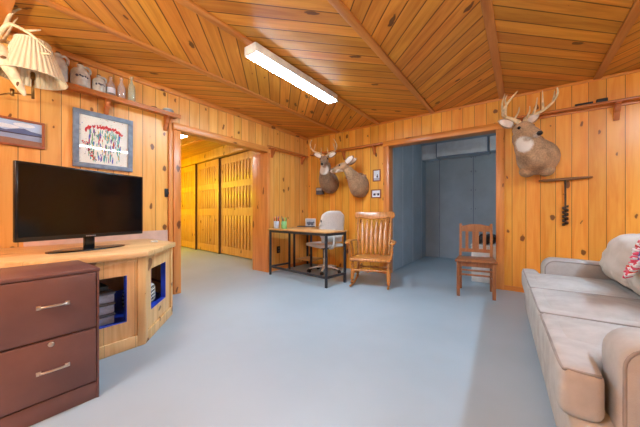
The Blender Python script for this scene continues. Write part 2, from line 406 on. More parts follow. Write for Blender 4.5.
def closet_door(n, x0, x1, y):
    b = MB(); t = .03
    rails = [(0.02, .2), (.95, 1.13), (1.62, 1.76), (2.2, 2.36)]
    for z0, z1 in rails: b.box(x0+.1, x1-.1, y, y+t, z0, z1)
    b.box(x0, x0+.1, y, y+t, .02, 2.36).box(x1-.1, x1, y, y+t, .02, 2.36)
    k = max(2, round((x1-x0-.2)/.135)); sp = (x1-x0-.2)/k
    for i in range(k):
        for (a0, a1) in zip(rails[:-1], rails[1:]):
            b.bbox(x0+.1+sp*i+.018, x0+.1+sp*(i+1)-.018, y+.002, y+t-.004, a0[1]+.001, a1[0]-.001, .003)
    o = struct(b.build('door_%d' % n, 'closet', None, HP, HR))
    MB().box(x0+.05, x1-.05, y+t+.002, y+t+.012, .05, 2.33).build('door_backing', wood('door backing %d' % n, (150, 96, 44), (120, 70, 28), (1, 0, 0), (0, 0, 1), (0, 1, 0), 0, 0, 0), o)
closet_door(1, -4.98, -4.03, -.045)
closet_door(2, -4.02, -2.79, .0)
closet_door(3, -2.77, -1.55, .045)
closet_door(4, -1.52, -.02, .09)
for k, (xx, yy) in enumerate(((-4.029, -.045), (-2.789, 0), (-1.549, .045))): struct(MB().box(xx, xx+.02, yy-.006, yy+.04, 0, 2.37).build('trim_%d' % (23+k), 'dark_panel', None, HP, HR))  # dark strips added in the door joints, standing in for their shade
struct(MB().box(-.01, .66, 0, .1, 0, 2.38).build('wall_hall_right', 'closet', None, HP, HR))

# ------------------------------------------------------------------ blue-grey alcove behind the back opening
AX0, AX1, AY = -1.80, .6, 6.66
o = struct(MB().box(AX0-.1, AX0, BACK_Y+.14, AY, 0, 2.6).build('wall_alcove_left', 'bluewall'))
b = MB()
for y in (4.62, 5.1, 5.7, 6.3): b.box(AX0, AX0+.004, y-.006, y+.006, 0, 2.5)
b.build('panel_seam', 'duct', o)
o = struct(MB().box(AX0, AX1, AY, AY+.1, 0, 2.6).build('wall_alcove_back', 'bluewall'))
b = MB()
for x in (-1.5, -.82, .1): b.box(x-.006, x+.008, AY-.004, AY, 0, 2.5)
b.build('panel_seam', 'bluewall_seam', o)
b = MB()
for z in (.3, .7, 1.1, 1.5, 1.9, 2.2):
    for x in (-.86, -.78): b.ball((x, AY-.003, z), .012, 8, 5)
b.build('nail_head', 'bluewall_seam', o)
struct(MB().box(AX1, AX1+.1, BACK_Y+.14, AY, 0, 2.6).build('wall_alcove_right', 'bluewall'))
struct(MB().box(AX0, AX1, BACK_Y+.14, AY, 2.52, 2.6).build('ceiling_alcove', 'bluewall'))
t = thing('ceiling_duct', 'long grey boxed duct hanging under the ceiling of the blue-grey alcove', 'duct', (-1.0, 6.3, 2.215))
MB().box(-.47, .48, 0, .35, .0, .30).build('casing', 'duct', t)
MB().box(-.49, .50, -.014, -.001, -.014, .012).box(.465, .485, -.012, -.001, .012, .3).box(-.49, -.471, -.012, -.001, .012, .3).build('edge_strip', 'bluewall_seam', t)
MB().box(-.79, -.492, .02, .35, -.02, .30).build('duct_elbow', 'duct', t)
MB().box(.502, .9, .02, .35, .02, .30).build('duct_end', 'duct', t)
t = thing('storage_box', 'low white storage box on the floor behind the small brown wooden chair', 'box', (-.4, 4.72, 0))
MB().bbox(-.19, .19, -.14, .15, 0, .52, .01).build('body', 'white', t)
MB().bbox(-.2, .2, -.15, .16, .52, .545, .006).build('lid', 'white', t)
b = MB()
for i in range(16):
    a_ = i*2.4; b.ball((.14*cos(a_)*(.4+.6*((i*7) % 5)/5), .1*sin(a_), .05+.03*(i % 3)), (.055, .045, .045), 10, 6)
o = b.build('black_bundle', 'black', None, (-.4, 4.72, .545)); tag(o, 'lumpy black bundle lying on the white storage box in the alcove', 'bundle')
smoothed(o, .012, 2)

# ------------------------------------------------------------------ fluorescent fixtures
def fixture(x, y0, y1, z, label, along='Y', strength=None):
    L = y1-y0
    t = thing('ceiling_light', label, 'ceiling light', (x, (y0+y1)/2, z) if along == 'Y' else ((y0+y1)/2, x, z), 0 if along == 'Y' else pi/2, 'fluorescent ceiling lights')
    MB().bbox(-.075, .075, -L/2, L/2, -.076, 0, .004).build('housing', 'white', t)
    MB().bbox(-.068, .068, -L/2+.012, L/2-.012, -.088, -.06, .010, 3).build('diffuser', 'diffuser' if strength is None else emit('hall diffuser', (1, .98, .95, 1), strength), t)
    MB().bbox(-.07, .07, -L/2, -L/2+.012, -.091, -.078, .003).build('end_cap', 'white', t)
    MB().bbox(-.07, .07, L/2-.012, L/2, -.091, -.078, .003).build('end_cap', 'white', t)
    return t
fixture(-1.945, 1.60, 2.93, CZ-.022, 'long glowing fluorescent light beside a ceiling trim, the one in full view')
fixture(1.56, 1.56, 2.96, CZ-.022, 'glowing fluorescent light over the sofa, mirrored in the splatter painting')
fixture(-1.07, -2.2, -.9, CZ-.022, 'added fluorescent fill light, unseen behind the viewpoint, nearest the front wall')  # extra fixture added out of view to brighten the room
fixture(2.75, -6.5, -5.1, 2.6, 'small glimpse of a glowing light on the hall ceiling beyond the left opening', 'X', 10)

def alight(name, loc, size, energy, col, typ='AREA'):
    l = bpy.data.lights.new(name, typ); l.energy = energy; l.color = col
    if typ == 'AREA': l.shape = 'RECTANGLE'; l.size, l.size_y = size
    else: l.shadow_soft_size = size
    o = bpy.data.objects.new(name, l); C.objects.link(o); o.location = loc
    return o
def fill_uplighter(x, y, e, label):  # unseen uplighter added to fill the ceiling and room with bounced light
    t = thing('fill_floor_lamp', label, 'lamp', (x, y, 0), 0, 'added fill uplighters behind the viewpoint')
    MB().lathe([(.14, 0), (.14, .015), (.03, .03)], seg=24).build('base', 'blackmetal', t)
    MB().tube([(0, 0, .02), (0, 0, 1.28)], .011, 10).build('pole', 'blackmetal', t)
    MB().lathe([(.03, 1.27), (.10, 1.30), (.16, 1.40), (.155, 1.40), (.095, 1.305), (.02, 1.285)], seg=28).build('lamp_shade', 'white', t)
    l = alight('fill_area_light', (x, y, 1.405), (.26, .26), e, (.86, .84, .74)); l.rotation_euler = (pi, 0, 0)
fill_uplighter(-1.3, -1.8, 56, 'added uplighter for fill light, unseen behind the viewpoint, left one')
fill_uplighter(.2, -2.0, 56, 'added uplighter for fill light, unseen behind the viewpoint, right one')
YELLOW_E = 28
alight('alcove_fill_light', (.3, 4.9, 2.2), .12, 3.2, (.8, .93, 1), 'POINT')  # hidden point light added as soft fill for the alcove, no fixture
alight('hall_bulb_light', (-8.1, 2.7, 1.7), .08, YELLOW_E, (1, .90, .0), 'POINT')

# ------------------------------------------------------------------ shelves and plate rails
def bracket(parent, p, out, drop=.15, th=.035):
    """scrolled bracket; out = unit vector away from the wall"""
    b = MB(); prof = [(0, 0), (.1, 0), (.102, -.02), (.085, -.03), (.07, -.05), (.062, -.08), (.035, -.1), (.028, -.13), (.012, -drop), (0, -drop)]
    ox, oy = out; lx, ly = -oy, ox; vs = []
    for s_ in (-th/2, th/2):
        for q, z in prof: vs.append((p[0]+ox*q+lx*s_, p[1]+oy*q+ly*s_, p[2]+z))
    n = len(prof); fs = [tuple(range(n)), tuple(range(2*n-1, n-1, -1))]+[(i, n+i, n+(i+1) % n, (i+1) % n) for i in range(n)]
    b.add(vs, fs, False)
    return b.build('bracket', 'bracket', parent)
sh = thing('wall_shelf', 'long narrow pine shelf high on the left wall holding stoneware jugs', 'shelf', (ROOM_X0, .5, 2.15))
MB().bbox(.002, .15, .0, 1.19, .02, .045, .004).build('board', 'rail_y', sh)
MB().bbox(.13, .15, 0, 1.19, -.002, .02, .003).build('front_lip', 'rail_y', sh)
bracket(sh, (.002, .484, .02), (1, 0), .17); bracket(sh, (.002, 1.07, .02), (1, 0), .17)
SZ = 2.195
r1 = thing('plate_rail', 'short pine plate rail on the left wall, just right of the hall opening', 'shelf', (ROOM_X0, 3.2, 2.1))
MB().bbox(.002, .1, .02, 1.03, 0, .022, .004).bbox(.002, .018, .02, 1.03, .022, .06, .003).build('board', 'rail_y', r1)
bracket(r1, (.002, .12, 0), (1, 0), .14); bracket(r1, (.002, .92, 0), (1, 0), .14)
r2 = thing('plate_rail', 'pine plate rail on the back wall above the corner deer heads', 'shelf', (ROOM_X0, BACK_Y, 2.12))
MB().bbox(.12, 1.6, -.1, -.002, .02, .042, .004).bbox(.12, 1.6, -.02, -.002, .042, .075, .003).build('board', 'rail_x', r2)
bracket(r2, (.86, -.002, .02), (0, -1), .16); bracket(r2, (1.46, -.002, .02), (0, -1), .14)
r3 = thing('plate_rail', 'pine plate rail on the back wall running right from the large buck head', 'shelf', (-.15, BACK_Y, 2.165))
MB().bbox(.02, 1.88, -.1, -.002, .03, .055, .004).bbox(.02, 1.88, -.02, -.002, -.0, .03, .003).build('board', 'rail_x', r3)
bracket(r3, (.99, -.002, .03), (0, -1), .18, .045); bracket(r3, (1.7, -.002, .03), (0, -1), .18, .045)
tag(MB().bbox(-.075, .075, -.012, .012, 0, .032, .004).build('knife_sheath', 'black', None, (.575, BACK_Y-.055, 2.2205)), 'thin dark strip lying on the right plate rail beside the antlers', 'strip')
tag(MB().bbox(-.045, .045, -.02, .02, 0, .045, .006).build('small_box', 'black', None, (.72, BACK_Y-.055, 2.2205)), 'small black box on the right plate rail', 'box')

# jugs, bottles and lids on the left shelf
SX = ROOM_X0+.085
def jug(y, r, h, label, mark=False, name='stoneware_jug'):
    t = thing(name, label, 'jug', (SX, y, SZ), 0, 'stoneware jugs on the wall shelf')
    MB().lathe([(r*.92, 0), (r, .01), (r, h*.55), (r*.93, h*.68), (r*.7, h*.8), (r*.34, h*.88), (r*.3, h*.94), (r*.36, h*.96), (r*.36, h), (r*.22, h), (r*.2, h*.9)], seg=28).build('body', 'stoneware', t)
    pts = curve([(0, r*.3, h*.93), (0, r*.7, h*.98), (0, r*1.0, h*.88), (0, r*.92, h*.7)], 5)
    MB().tube(pts, .011, 8).build('handle', 'stoneware', t)
    MB().lathe([(r*.24, h*.98), (r*.24, h*1.07), (r*.2, h*1.08)], seg=14).build('stopper', 'augerwood', t)
    if mark:
        b = MB()
        for (dy, dz, q) in ((-.03, .42, .013), (-.012, .45, .011), (.0, .42, .012), (.016, .44, .01), (.03, .41, .009)):
            b.ball((math.sqrt(max(0, r*r-dy*dy))*1.0-.004, dy*r/.06, h*dz), (.007, q, q), 8, 5)
        b.build('glaze_mark', 'stoneblue', t)
jug(.605, .068, .25, 'grey stoneware jug on the shelf half hidden by the lampshade')
jug(.762, .075, .215, 'widest grey stoneware jug on the shelf, with a looped handle', True)
jug(.905, .056, .17, 'smallest pale stoneware jug on the shelf with a blue glaze mark', True)
def bottle(y, r, h, m, label, flask=False):
    t = thing('glass_bottle', label, 'bottle', (SX, y, SZ), 0, 'old glass bottles on the wall shelf')
    MB().lathe([(r*.9, 0), (r, .006), (r, h*.52), (r*.9, h*.62), (r*.5, h*.74), (r*.36, h*.82), (r*.36, h*.93), (r*.46, h*.94), (r*.46, h), (r*.3, h), (r*.26, h*.84), (r*.4, h*.72), (r*.85, h*.58), (r*.9, .012), (r*.1, .01)], seg=20, cap=False).build('body', m, t)
    if flask: MB().lathe([(r*1.012, h*.14), (r*1.012, h*.42)], seg=20, cap=False).build('paper_label', 'cloud', t)
bottle(1.004, .038, .20, 'amber', 'squat pinkish glass bottle next to the smallest jug', True)
bottle(1.096, .037, .225, 'amber', 'middle pinkish glass bottle between two other shelf bottles')
bottle(1.188, .036, .275, 'clear', 'tallest clear green glass bottle on the wall shelf')
o = MB().lathe([(.012, 0), (.03, .008), (.034, .02), (.028, .014)], seg=16, cap=True).build('metal_dish', 'iron', None, (SX, 1.41, SZ)); tag(o, 'tiny dark metal dish lying on the wall shelf', 'dish')
t = thing('jar_lid', 'round grey metal lid at the right end of the wall shelf', 'lid', (SX, 1.565, SZ))
MB().lathe([(.06, 0), (.062, .004), (.062, .028), (.055, .032)], seg=28).build('rim', 'galv', t)
MB().lathe([(.054, .0325), (.05, .042), (.02, .045)], seg=28).build('top_disc', 'white', t)

# ------------------------------------------------------------------ pictures on the walls
def framed(name, label, cat, loc, rz, wd, ht, fw, fm, art, depth=.025, cover=True):
    """local: wall behind at +Y, picture faces -Y"""
    t = thing(name, label, cat, loc, rz)
    b = MB(); W, H = wd/2, ht/2
    b.bbox(-W, W, -depth, 0, H-fw, H, .003).bbox(-W, W, -depth, 0, -H, -H+fw, .003)
    b.bbox(-W, -W+fw, -depth, 0, -H+fw, H-fw, .003).bbox(W-fw, W, -depth, 0, -H+fw, H-fw, .003)
    b.build('frame', fm, t)
    art(t, W-fw, H-fw)
    return t
def splat_art(t, W, H):
    b = MB(); b.box(-W, W, -.008, -.002, -H, H)
    rnd = random.Random(5); mats = ['paper', 'p_red', 'p_teal', 'p_blue', 'p_yel', 'p_green', 'p_pur', 'p_dark']
    lay = [0]
    def blob(x, z, r, m, el=1.0):
        x = max(-W+.01, min(W-.01, x)); z = max(-H+.012, min(H-.012, z)); r = min(r, W-abs(x), (H-abs(z))/max(el, 1))
        if r <= .0008: return
        b.cur = m; n = 9; lay[0] += 1; y = -.0082-lay[0]*2e-6
        ph = rnd.random()*6; b.add([(x+r*(1+.25*sin(3*k+ph))*cos(2*pi*k/n), y, z+el*r*(1+.25*sin(2*k+ph))*sin(2*pi*k/n)) for k in range(n)], [tuple(range(n))], False)
    for i in range(150):       # vertical drips below the arch
        x = rnd.uniform(-.62, .68)*W; top = .52*H*(1-(x/W)**2*.6)
        m = rnd.choice([2, 2, 2, 2, 3, 4, 5, 5, 6, 1, 2]); z = rnd.uniform(-.85*H, top)
        blob(x, z, rnd.uniform(.0028, .006), m, rnd.uniform(3, 9))
    for i in range(110):       # heavy arch of red
        u = rnd.uniform(-.75, .8); x = u*W; z = (.62-.35*abs(u-.0)**2)*H+rnd.gauss(0, .035)*H
        blob(x, z, rnd.uniform(.004, .010), 1, rnd.uniform(.7, 1.8))
    for i in range(60):        # lower left red chain
        u = rnd.random(); blob((-.85+.5*u)*W+rnd.gauss(0, .03)*W, (-.1-.8*u**1.3)*H+rnd.gauss(0, .07)*H, rnd.uniform(.003, .008), rnd.choice([1, 1, 7]), 1)
    for i in range(130): blob(rnd.gauss(0, .5)*W, rnd.gauss(0, .5)*H, rnd.uniform(.0015, .004), rnd.choice([1, 1, 3, 7, 5, 4]), 1)
    b.build('artwork', mats, t)
    a_ = NT('picture glazing')
    tr = a_.n('BsdfTransparent'); gl = a_.n('BsdfGlossy'); gl.inputs['Roughness'].default_value = .02
    fr = a_.n('Fresnel'); fr.inputs['IOR'].default_value = 1.5
    ge = a_.n('NewGeometry'); mx = a_.n('MixShader'); a_.put(mx.inputs[0], a_.math('MULTIPLY', fr.outputs[0], a_.math('SUBTRACT', 1.0, ge.outputs['Backfacing']))); a_.t.links.new(tr.outputs[0], mx.inputs[1]); a_.t.links.new(gl.outputs[0], mx.inputs[2])
    a_.t.links.new(mx.outputs[0], a_.t.nodes['Material Output'].inputs['Surface'])
    M['glazing'] = a_.m
    MB().box(-W, W, -.015, -.013, -H, H).build('glass_pane', 'glazing', t)
framed('splatter_painting', 'framed drip painting in red and teal in a blue-grey frame above the television', 'painting', (ROOM_X0+.006, .97, 1.735), pi/2, .5, .56, .045, 'greyframe', splat_art).rotation_euler = (rad(1.07), 0, pi/2)
def lake_art(t, W, H):
    b = MB(); ms = ['sky', 'cloud', 'mount', 'water', 'shore', 'p_dark']
    b.box(-W, W, -.008, -.002, -H, H)
    y = -.0084
    def quad(m, pts, yy): b.cur = m; b.add([(x*W, yy, z*H) for x, z in pts], [tuple(range(len(pts)))], False)
    for cx, cz_, w_ in ((-.5, .6, .3), (.1, .45, .4), (.6, .7, .25), (-.8, .3, .2)):
        quad(1, [(cx+w_*cos(k*pi/6), cz_+.18*sin(k*pi/6)) for k in range(12)], y)
    quad(2, [(-1, .1), (-.8, .2), (-.6, .12), (-.45, .1), (-.2, .3), (0, .22), (.2, .12), (.45, .35), (.6, .42), (.75, .25), (1, .15), (1, -.1), (-1, -.1)], y-.0004)
    quad(3, [(-1, -.1), (1, -.1), (1, -.62), (-1, -.62)], y-.0004)
    quad(4, [(-1, -.5), (-.4, -.58), (.2, -.5), (1, -.6), (1, -1), (-1, -1)], y-.0008)
    quad(5, [(-1, .02), (-.6, -.04), (-.1, -.02), (1, -.06), (1, -.14), (-1, -.12)], y-.0008)
    b.build('print', ms, t)
    MB().box(-W, W, -.015, -.013, -H, H).build('glass_pane', 'glazing', t)
framed('landscape_picture', 'small wide framed print of a lake and blue mountains at the left edge', 'picture', (ROOM_X0+.001, .245, 1.69), pi/2, .57, .235, .018, 'framewood', lake_art)
def tiny_a(t, W, H):
    b = MB(); b.box(-W, W, -.008, -.002, -H, H); b.cur = 1
    b.ball((.01, -.008, -.02), (.014, .002, .02)); b.ball((.012, -.008, .01), (.009, .002, .009)); b.cur = 2; b.box(-W, W, -.0086, -.008, -H, -H*.5)
    b.build('photo', ['cloud', 'p_dark', 'glassgrey'], t)
def tiny_b(t, W, H):
    b = MB(); b.box(-W, W, -.008, -.002, -H, H); b.cur = 1
    for x in (-.04, -.02, .03, .045): b.ball((x, -.008, -.01), (.012, .002, .022))
    b.cur = 2; b.ball((.0, -.008, -.005), (.02, .002, .012)); b.build('photo', ['cloud', 'p_dark', 'photoskin'], t)
framed('small_picture', 'upper small framed photo left of the alcove opening', 'picture', (-1.975, BACK_Y-.001, 1.645), 0, .14, .2, .016, 'framewood', tiny_a, .018)
framed('small_picture', 'lower small framed photo left of the alcove opening', 'picture', (-1.985, BACK_Y-.001, 1.335), 0, .175, .145, .016, 'framewood', tiny_b, .018)
t = thing('wall_speaker', 'small dark grey box mounted on the wall under the corner buck', 'speaker', (-3.145, BACK_Y-.001, 1.37))
MB().bbox(-.075, .075, -.07, 0, 0, .13, .006).build('case', 'greylid', t)
MB().bbox(-.06, .06, -.076, -.071, .07, .115, .003).build('grille', 'silver', t)
# latch and outlet
t = thing('door_latch', 'black metal latch plate on the post left of the hall opening', 'latch', (ROOM_X0+.0005, 1.60, 1.2))
MB().bbox(0, .01, -.035, .035, 0, .1, .003).build('plate', 'black', t); MB().bbox(.01, .024, -.012, .03, .03, .06, .003).build('bolt', 'black', t)
t = thing('power_outlet', 'dark wall outlet low on the left wall behind the desk', 'outlet', (ROOM_X0+.0005, 3.49, .30))
MB().bbox(0, .008, -.04, .04, 0, .12, .003).build('cover_plate', 'black', t)
MB().bbox(.008, .011, -.018, .018, .02, .05, .002).bbox(.008, .011, -.018, .018, .07, .1, .002).build('socket', 'greylid', t)

# ------------------------------------------------------------------ ice auger on the back wall
t = thing('hand_auger', 'old T-handled hand auger hanging on the back wall under the large buck', 'auger', (.42, BACK_Y-.035, .972))
MB().tube([(-.245, 0, .425), (-.2, 0, .427), (0, 0, .43), (.16, 0, .437), (.23, 0, .44)], [.010, .015, .019, .015, .010], 10).build('handle', 'augerwood', t)
MB().tube([(0, 0, .42), (0, 0, .1), (0, 0, -.10)], [.010, .009, .008], 10).build('shaft', 'iron', t)
b = MB(); n = 60; vs = []
for i in range(n+1):
    a_ = i/n*2*pi*4.5; z = .115-i/n*.22
    for q, dz in ((.006, .008), (.03, .012), (.03, -.012), (.006, -.008)): vs.append((q*cos(a_), q*sin(a_)*.9, z+dz))
fs = [(i*4+k, i*4+(k+1) % 4, i*4+4+(k+1) % 4, i*4+4+k) for i in range(n) for k in range(4)]
b.add(vs, fs+[(3, 2, 1, 0), (n*4, n*4+1, n*4+2, n*4+3)], True); b.build('screw', 'iron', t)

# ------------------------------------------------------------------ deer mounts
def ear(parent, base, tip, width, facing, body, inner):
    base, tip, facing = Vector(base), Vector(tip), Vector(facing).normalized(); ax = tip-base
    pts = [base+ax*k for k in (0, .12, .3, .5, .7, .87, 1)]; ws = [.35, .7, .95, 1, .8, .45, .06]
    b = MB(); b.loft(pts, [(width*q, width*.3*q) for q in ws], 12, True, facing); o = b.build('ear', body, parent)
    b = MB(); off = facing*width*.16
    b.loft([p+off for p in pts[1:-1]], [(width*.74*q, width*.22*q) for q in ws[1:-1]], 12, True, facing); b.build('inner_ear', inner, o)
def antler(parent, side, origin, L, O, scale, mat, big=True):
    kk = 1.3 if big else 1.15
    """side +-1; L lateral vector, O outward (face) vector"""
    U = Vector((0, 0, 1)); L, O = Vector(L).normalized(), Vector(O).normalized()
    def P(l, o, u): return Vector(origin)+(L*l*side+O*o+U*u)*scale
    b = MB()
    main = curve([P(.035, 0, 0), P(.07, -.04, .05), P(.15, -.05, .085), P(.225, .0, .11), (P(.265, .09, .17)), P(.25, .17, .24), P(.215, .2, .29)], 5)
    b.tube(main, taper(.019*scale*kk, .005*scale*kk, len(main), 1.1), 9)
    ti = [((.07, -.03, .05), (.065, .02, .11), (.06, .03, .17), .010), ((.16, -.045, .085), (.175, -.02, .18), (.165, .01, .27), .012)]
    if big: ti += [((.232, .01, .12), (.235, .0, .23), (.215, .02, .34), .012), ((.262, .1, .18), (.275, .1, .24), (.265, .12, .29), .009)]
    else: ti[1] = ((.225, .0, .13), (.2, .02, .19), (.18, .04, .25), .010)
    for p0, p1, p2, r in ti:
        c = curve([P(*p0), P(*p1), P(*p2)], 4); b.tube(c, taper(r*scale*kk, .003*scale*kk, len(c)), 8)
    b.ball(P(.037, 0, .0), (.024*scale, .024*scale, .018*scale), 10, 6)
    return b.build('antler', mat, parent)
def deer(name, label, anchor, neck, skull, nose, roll=0.0, antlers=0.0, big=True, antmat='antler', base=(150, 112, 78), earspan=.17, throat=None, earback=0.0, cat='deer mount', size=1.0, armpit=False):
    t = thing(name, label, cat, anchor)
    A = Vector(anchor)
    s_, n_ = Vector(skull)-A, Vector(nose)-A
    fwd = (n_-s_).normalized(); L = fwd.cross(Vector((0, 0, 1))).normalized()
    if roll: L = (Matrix.Rotation(roll, 3, fwd) @ L)
    up = L.cross(fwd).normalized(); ln = (n_-s_).length
    patches = []
    if throat: patches.append((tuple(Vector(throat[:3])-A), throat[3], (232, 222, 210)))
    patches += [(tuple(s_+fwd*ln*.9-up*.03), .036*size, (214, 200, 186)), (tuple(s_+fwd*ln*.42-up*.085*size), .05, (190, 168, 144))]
    m = fur(name+' fur '+str(round(anchor[0], 2)), base, tuple(int(c*.62) for c in base), patches)
    b = MB()
    P = [Vector(p)-A for p, _, _ in neck]; pc = curve(P, 4)
    rr = []
    for i in range(len(neck)-1):
        for k in range(4): q = k/4; q = q*q*(3-2*q); rr.append((neck[i][1]*(1-q)+neck[i+1][1]*q, neck[i][2]*(1-q)+neck[i+1][2]*q))
    rr.append((neck[-1][1], neck[-1][2]))
    b.loft(pc, rr, 22)
    # head: cranium, brow, muzzle
    hp = [s_-fwd*.05*size, s_-fwd*.02, s_+fwd*ln*.2, s_+fwd*ln*.42-up*.006, s_+fwd*ln*.62-up*.014, s_+fwd*ln*.82-up*.022, s_+fwd*ln*.96-up*.026, s_+fwd*ln*1.0-up*.03]
    hr = [(.035, .035), (.062, .064), (.078, .080), (.068, .074), (.045, .056), (.036, .046), (.034, .038), (.018, .022)]
    b.loft(hp, [(p*size, q*size) for p, q in hr], 18, True, up)
    b.loft([s_+fwd*ln*.15-up*.05, s_+fwd*ln*.5-up*.055, s_+fwd*ln*.85-up*.055], [(.04*size, .035*size), (.03*size, .026*size), (.022*size, .018*size)], 12, True, up)
    if armpit:
        for p, r in armpit: b.ball(Vector(p)-A, r, 14, 10)
    body = b.build('head_and_neck', m, t); smoothed(body, .011, 4)
    for sd in (-1, 1):
        e = s_+fwd*ln*.32+L*sd*.066*size+up*.028*size
        MB().ball(e, .0155*size, 12, 8).build('eye', 'eye', t)
    MB().ball(s_+fwd*(ln*.985)-up*.016*size, (.027*size, .027*size, .021*size), 12, 8).build('nose', 'nose', t)
    fa = (fwd+up*.2+Vector((0, -1, 0))*.6).normalized()
    if earback: fa = Vector((.15, -1, .1))
    for sd in (-1, 1):
        bs = s_-fwd*.01+L*sd*.055*size+up*.04*size
        ear(t, bs, bs+(L*sd*.92*(1-earback*.75)+up*.42-fwd*.85*earback)*earspan*size-fwd*.02, (.046+.02*earback)*size, fa, m, 'earin')
    if antlers:
        Lh = (L*Vector((1, 1, .45))).normalized(); O = Vector((fwd.x, fwd.y, 0)).normalized()
        for sd in (-1, 1):
            antler(t, sd, s_+fwd*.035+up*.065*size, Lh, O, antlers, antmat, big)
    MB().bbox(-.1, .1, -.012, 0, -.16, .16, .01).build('wall_plate', 'bracket', t)
    return t
W_ = BACK_Y
deer('buck_mount', 'large antlered buck head with white throat mounted right of the alcove opening', (.17, W_-.001, 1.69),
     [((.17, W_-.015, 1.69), .205, .21), ((.16, W_-.09, 1.68), .215, .21), ((.13, W_-.19, 1.71), .19, .20), ((.075, W_-.27, 1.80), .15, .155), ((.03, W_-.31, 1.88), .118, .12), ((.01, W_-.31, 1.95), .10, .10)],
     (-.015, W_-.34, 1.995), (.165, W_-.55, 1.885), roll=.2, antlers=1.0, antmat='antler2', base=(206, 164, 122), size=1.2, throat=(.02, W_-.42, 1.79, .098),
     armpit=[((.06, W_-.14, 1.515), (.085, .08, .075)), ((.24, W_-.13, 1.515), (.085, .08, .075))])
deer('buck_mount', 'smaller antlered buck head facing forward in the far corner', (-2.92, W_-.001, 1.6),
     [((-2.90, W_-.015, 1.58), .17, .20), ((-2.89, W_-.10, 1.57), .175, .195), ((-2.87, W_-.2, 1.63), .15, .165), ((-2.83, W_-.29, 1.73), .115, .12), ((-2.80, W_-.34, 1.83), .09, .095), ((-2.79, W_-.35, 1.9), .08, .085)],
     (-2.79, W_-.37, 1.955), (-2.68, W_-.62, 1.84), antlers=.86, big=False, base=(168, 130, 96), size=.98, throat=(-2.80, W_-.41, 1.775, .10), armpit=[((-2.88, W_-.12, 1.42), (.08, .07, .05))])
deer('doe_mount', 'antlerless doe head in profile with its nose touching the corner buck', (-2.27, W_-.001, 1.52),
     [((-2.27, W_-.015, 1.5), .16, .22), ((-2.27, W_-.10, 1.49), .165, .215), ((-2.27, W_-.19, 1.54), .14, .165), ((-2.29, W_-.27, 1.62), .105, .12), ((-2.32, W_-.33, 1.69), .08, .09), ((-2.34, W_-.37, 1.75), .065, .075)],
     (-2.35, W_-.39, 1.79), (-2.63, W_-.45, 1.745), base=(196, 154, 114), size=.9, earspan=.2, throat=(-2.46, W_-.42, 1.68, .075), earback=1.0, armpit=[((-2.27, W_-.12, 1.33), (.08, .07, .05))])

# ------------------------------------------------------------------ antler skull on the left wall
X0 = -3.12
t = thing('deer_skull', 'bleached deer skull with antlers hung on the left wall before the lampshade', 'skull', (ROOM_X0, .08, 2.2))
o3 = Vector(t.location)
def SK(px, py, x): return ray_x(px, py, x)-o3
b = MB()
cr, tip = SK(-3, 44, -3.12), SK(25, 96, -2.95)
ax = tip-cr
b.loft([cr-ax*.02, cr+ax*.08, cr+ax*.22, cr+ax*.38, cr+ax*.55, cr+ax*.75, cr+ax*.92, tip],
       [(.022, .02), (.046, .044), (.056, .052), (.054, .048), (.036, .040), (.026, .032), (.017, .02), (.007, .009)], 18)
b.loft([cr+ax*.3-Vector((0, 0, .035)), cr+ax*.5-Vector((-.01, 0, .045)), cr+ax*.75-Vector((0, 0, .03))], [(.026, .015), (.022, .014), (.012, .008)], 12)
o = b.build('cranium', 'bone', t); smoothed(o, .006, 2)
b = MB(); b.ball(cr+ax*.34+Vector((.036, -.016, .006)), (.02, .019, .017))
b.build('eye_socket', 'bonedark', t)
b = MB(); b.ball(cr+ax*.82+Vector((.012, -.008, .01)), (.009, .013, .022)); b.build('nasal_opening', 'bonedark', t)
def sk_antler(chains):
    b = MB()
    for pts, r0, r1 in chains:
        c = curve([SK(*p) for p in pts], 5); b.tube(c, taper(r0, r1, len(c)), 9)
    b.build('antler', 'antler2', t)
sk_antler([(((-5, 40, -3.1), (2, 30, -3.08), (9, 24, -3.04), (20, 28, -2.98), (33, 36, -2.93), (44, 46, -2.9), (52, 53, -2.88)), .018, .004),
           (((6, 26, -3.06), (9, 17, -3.05), (15, 11, -3.03), (23, 8, -3.0)), .016, .004),
           (((26, 31, -2.96), (33, 30.5, -2.94), (41, 30, -2.93)), .011, .004)])
sk_antler([(((-6, 42, -3.14), (4, 41, -3.16), (15, 46, -3.14), (28, 51.5, -3.08), (40, 53, -3.0), (50, 54, -2.95)), .016, .006),
           (((18, 47, -3.13), (25, 42, -3.1), (33, 38, -3.06)), .010, .004),
           (((3, 41, -3.16), (8, 33, -3.15), (13, 24, -3.14), (18, 17, -3.13)), .012, .003)])
MB().tube([(0.0, 0, 0), (.12, 0, .03), tuple(cr+Vector((-.02, 0, 0)))], .012, 8).build('hanging_rod', 'iron', t)
MB().bbox(.001, .02, -.09, .09, -.14, .14, .01).build('plaque', 'framewood', t)

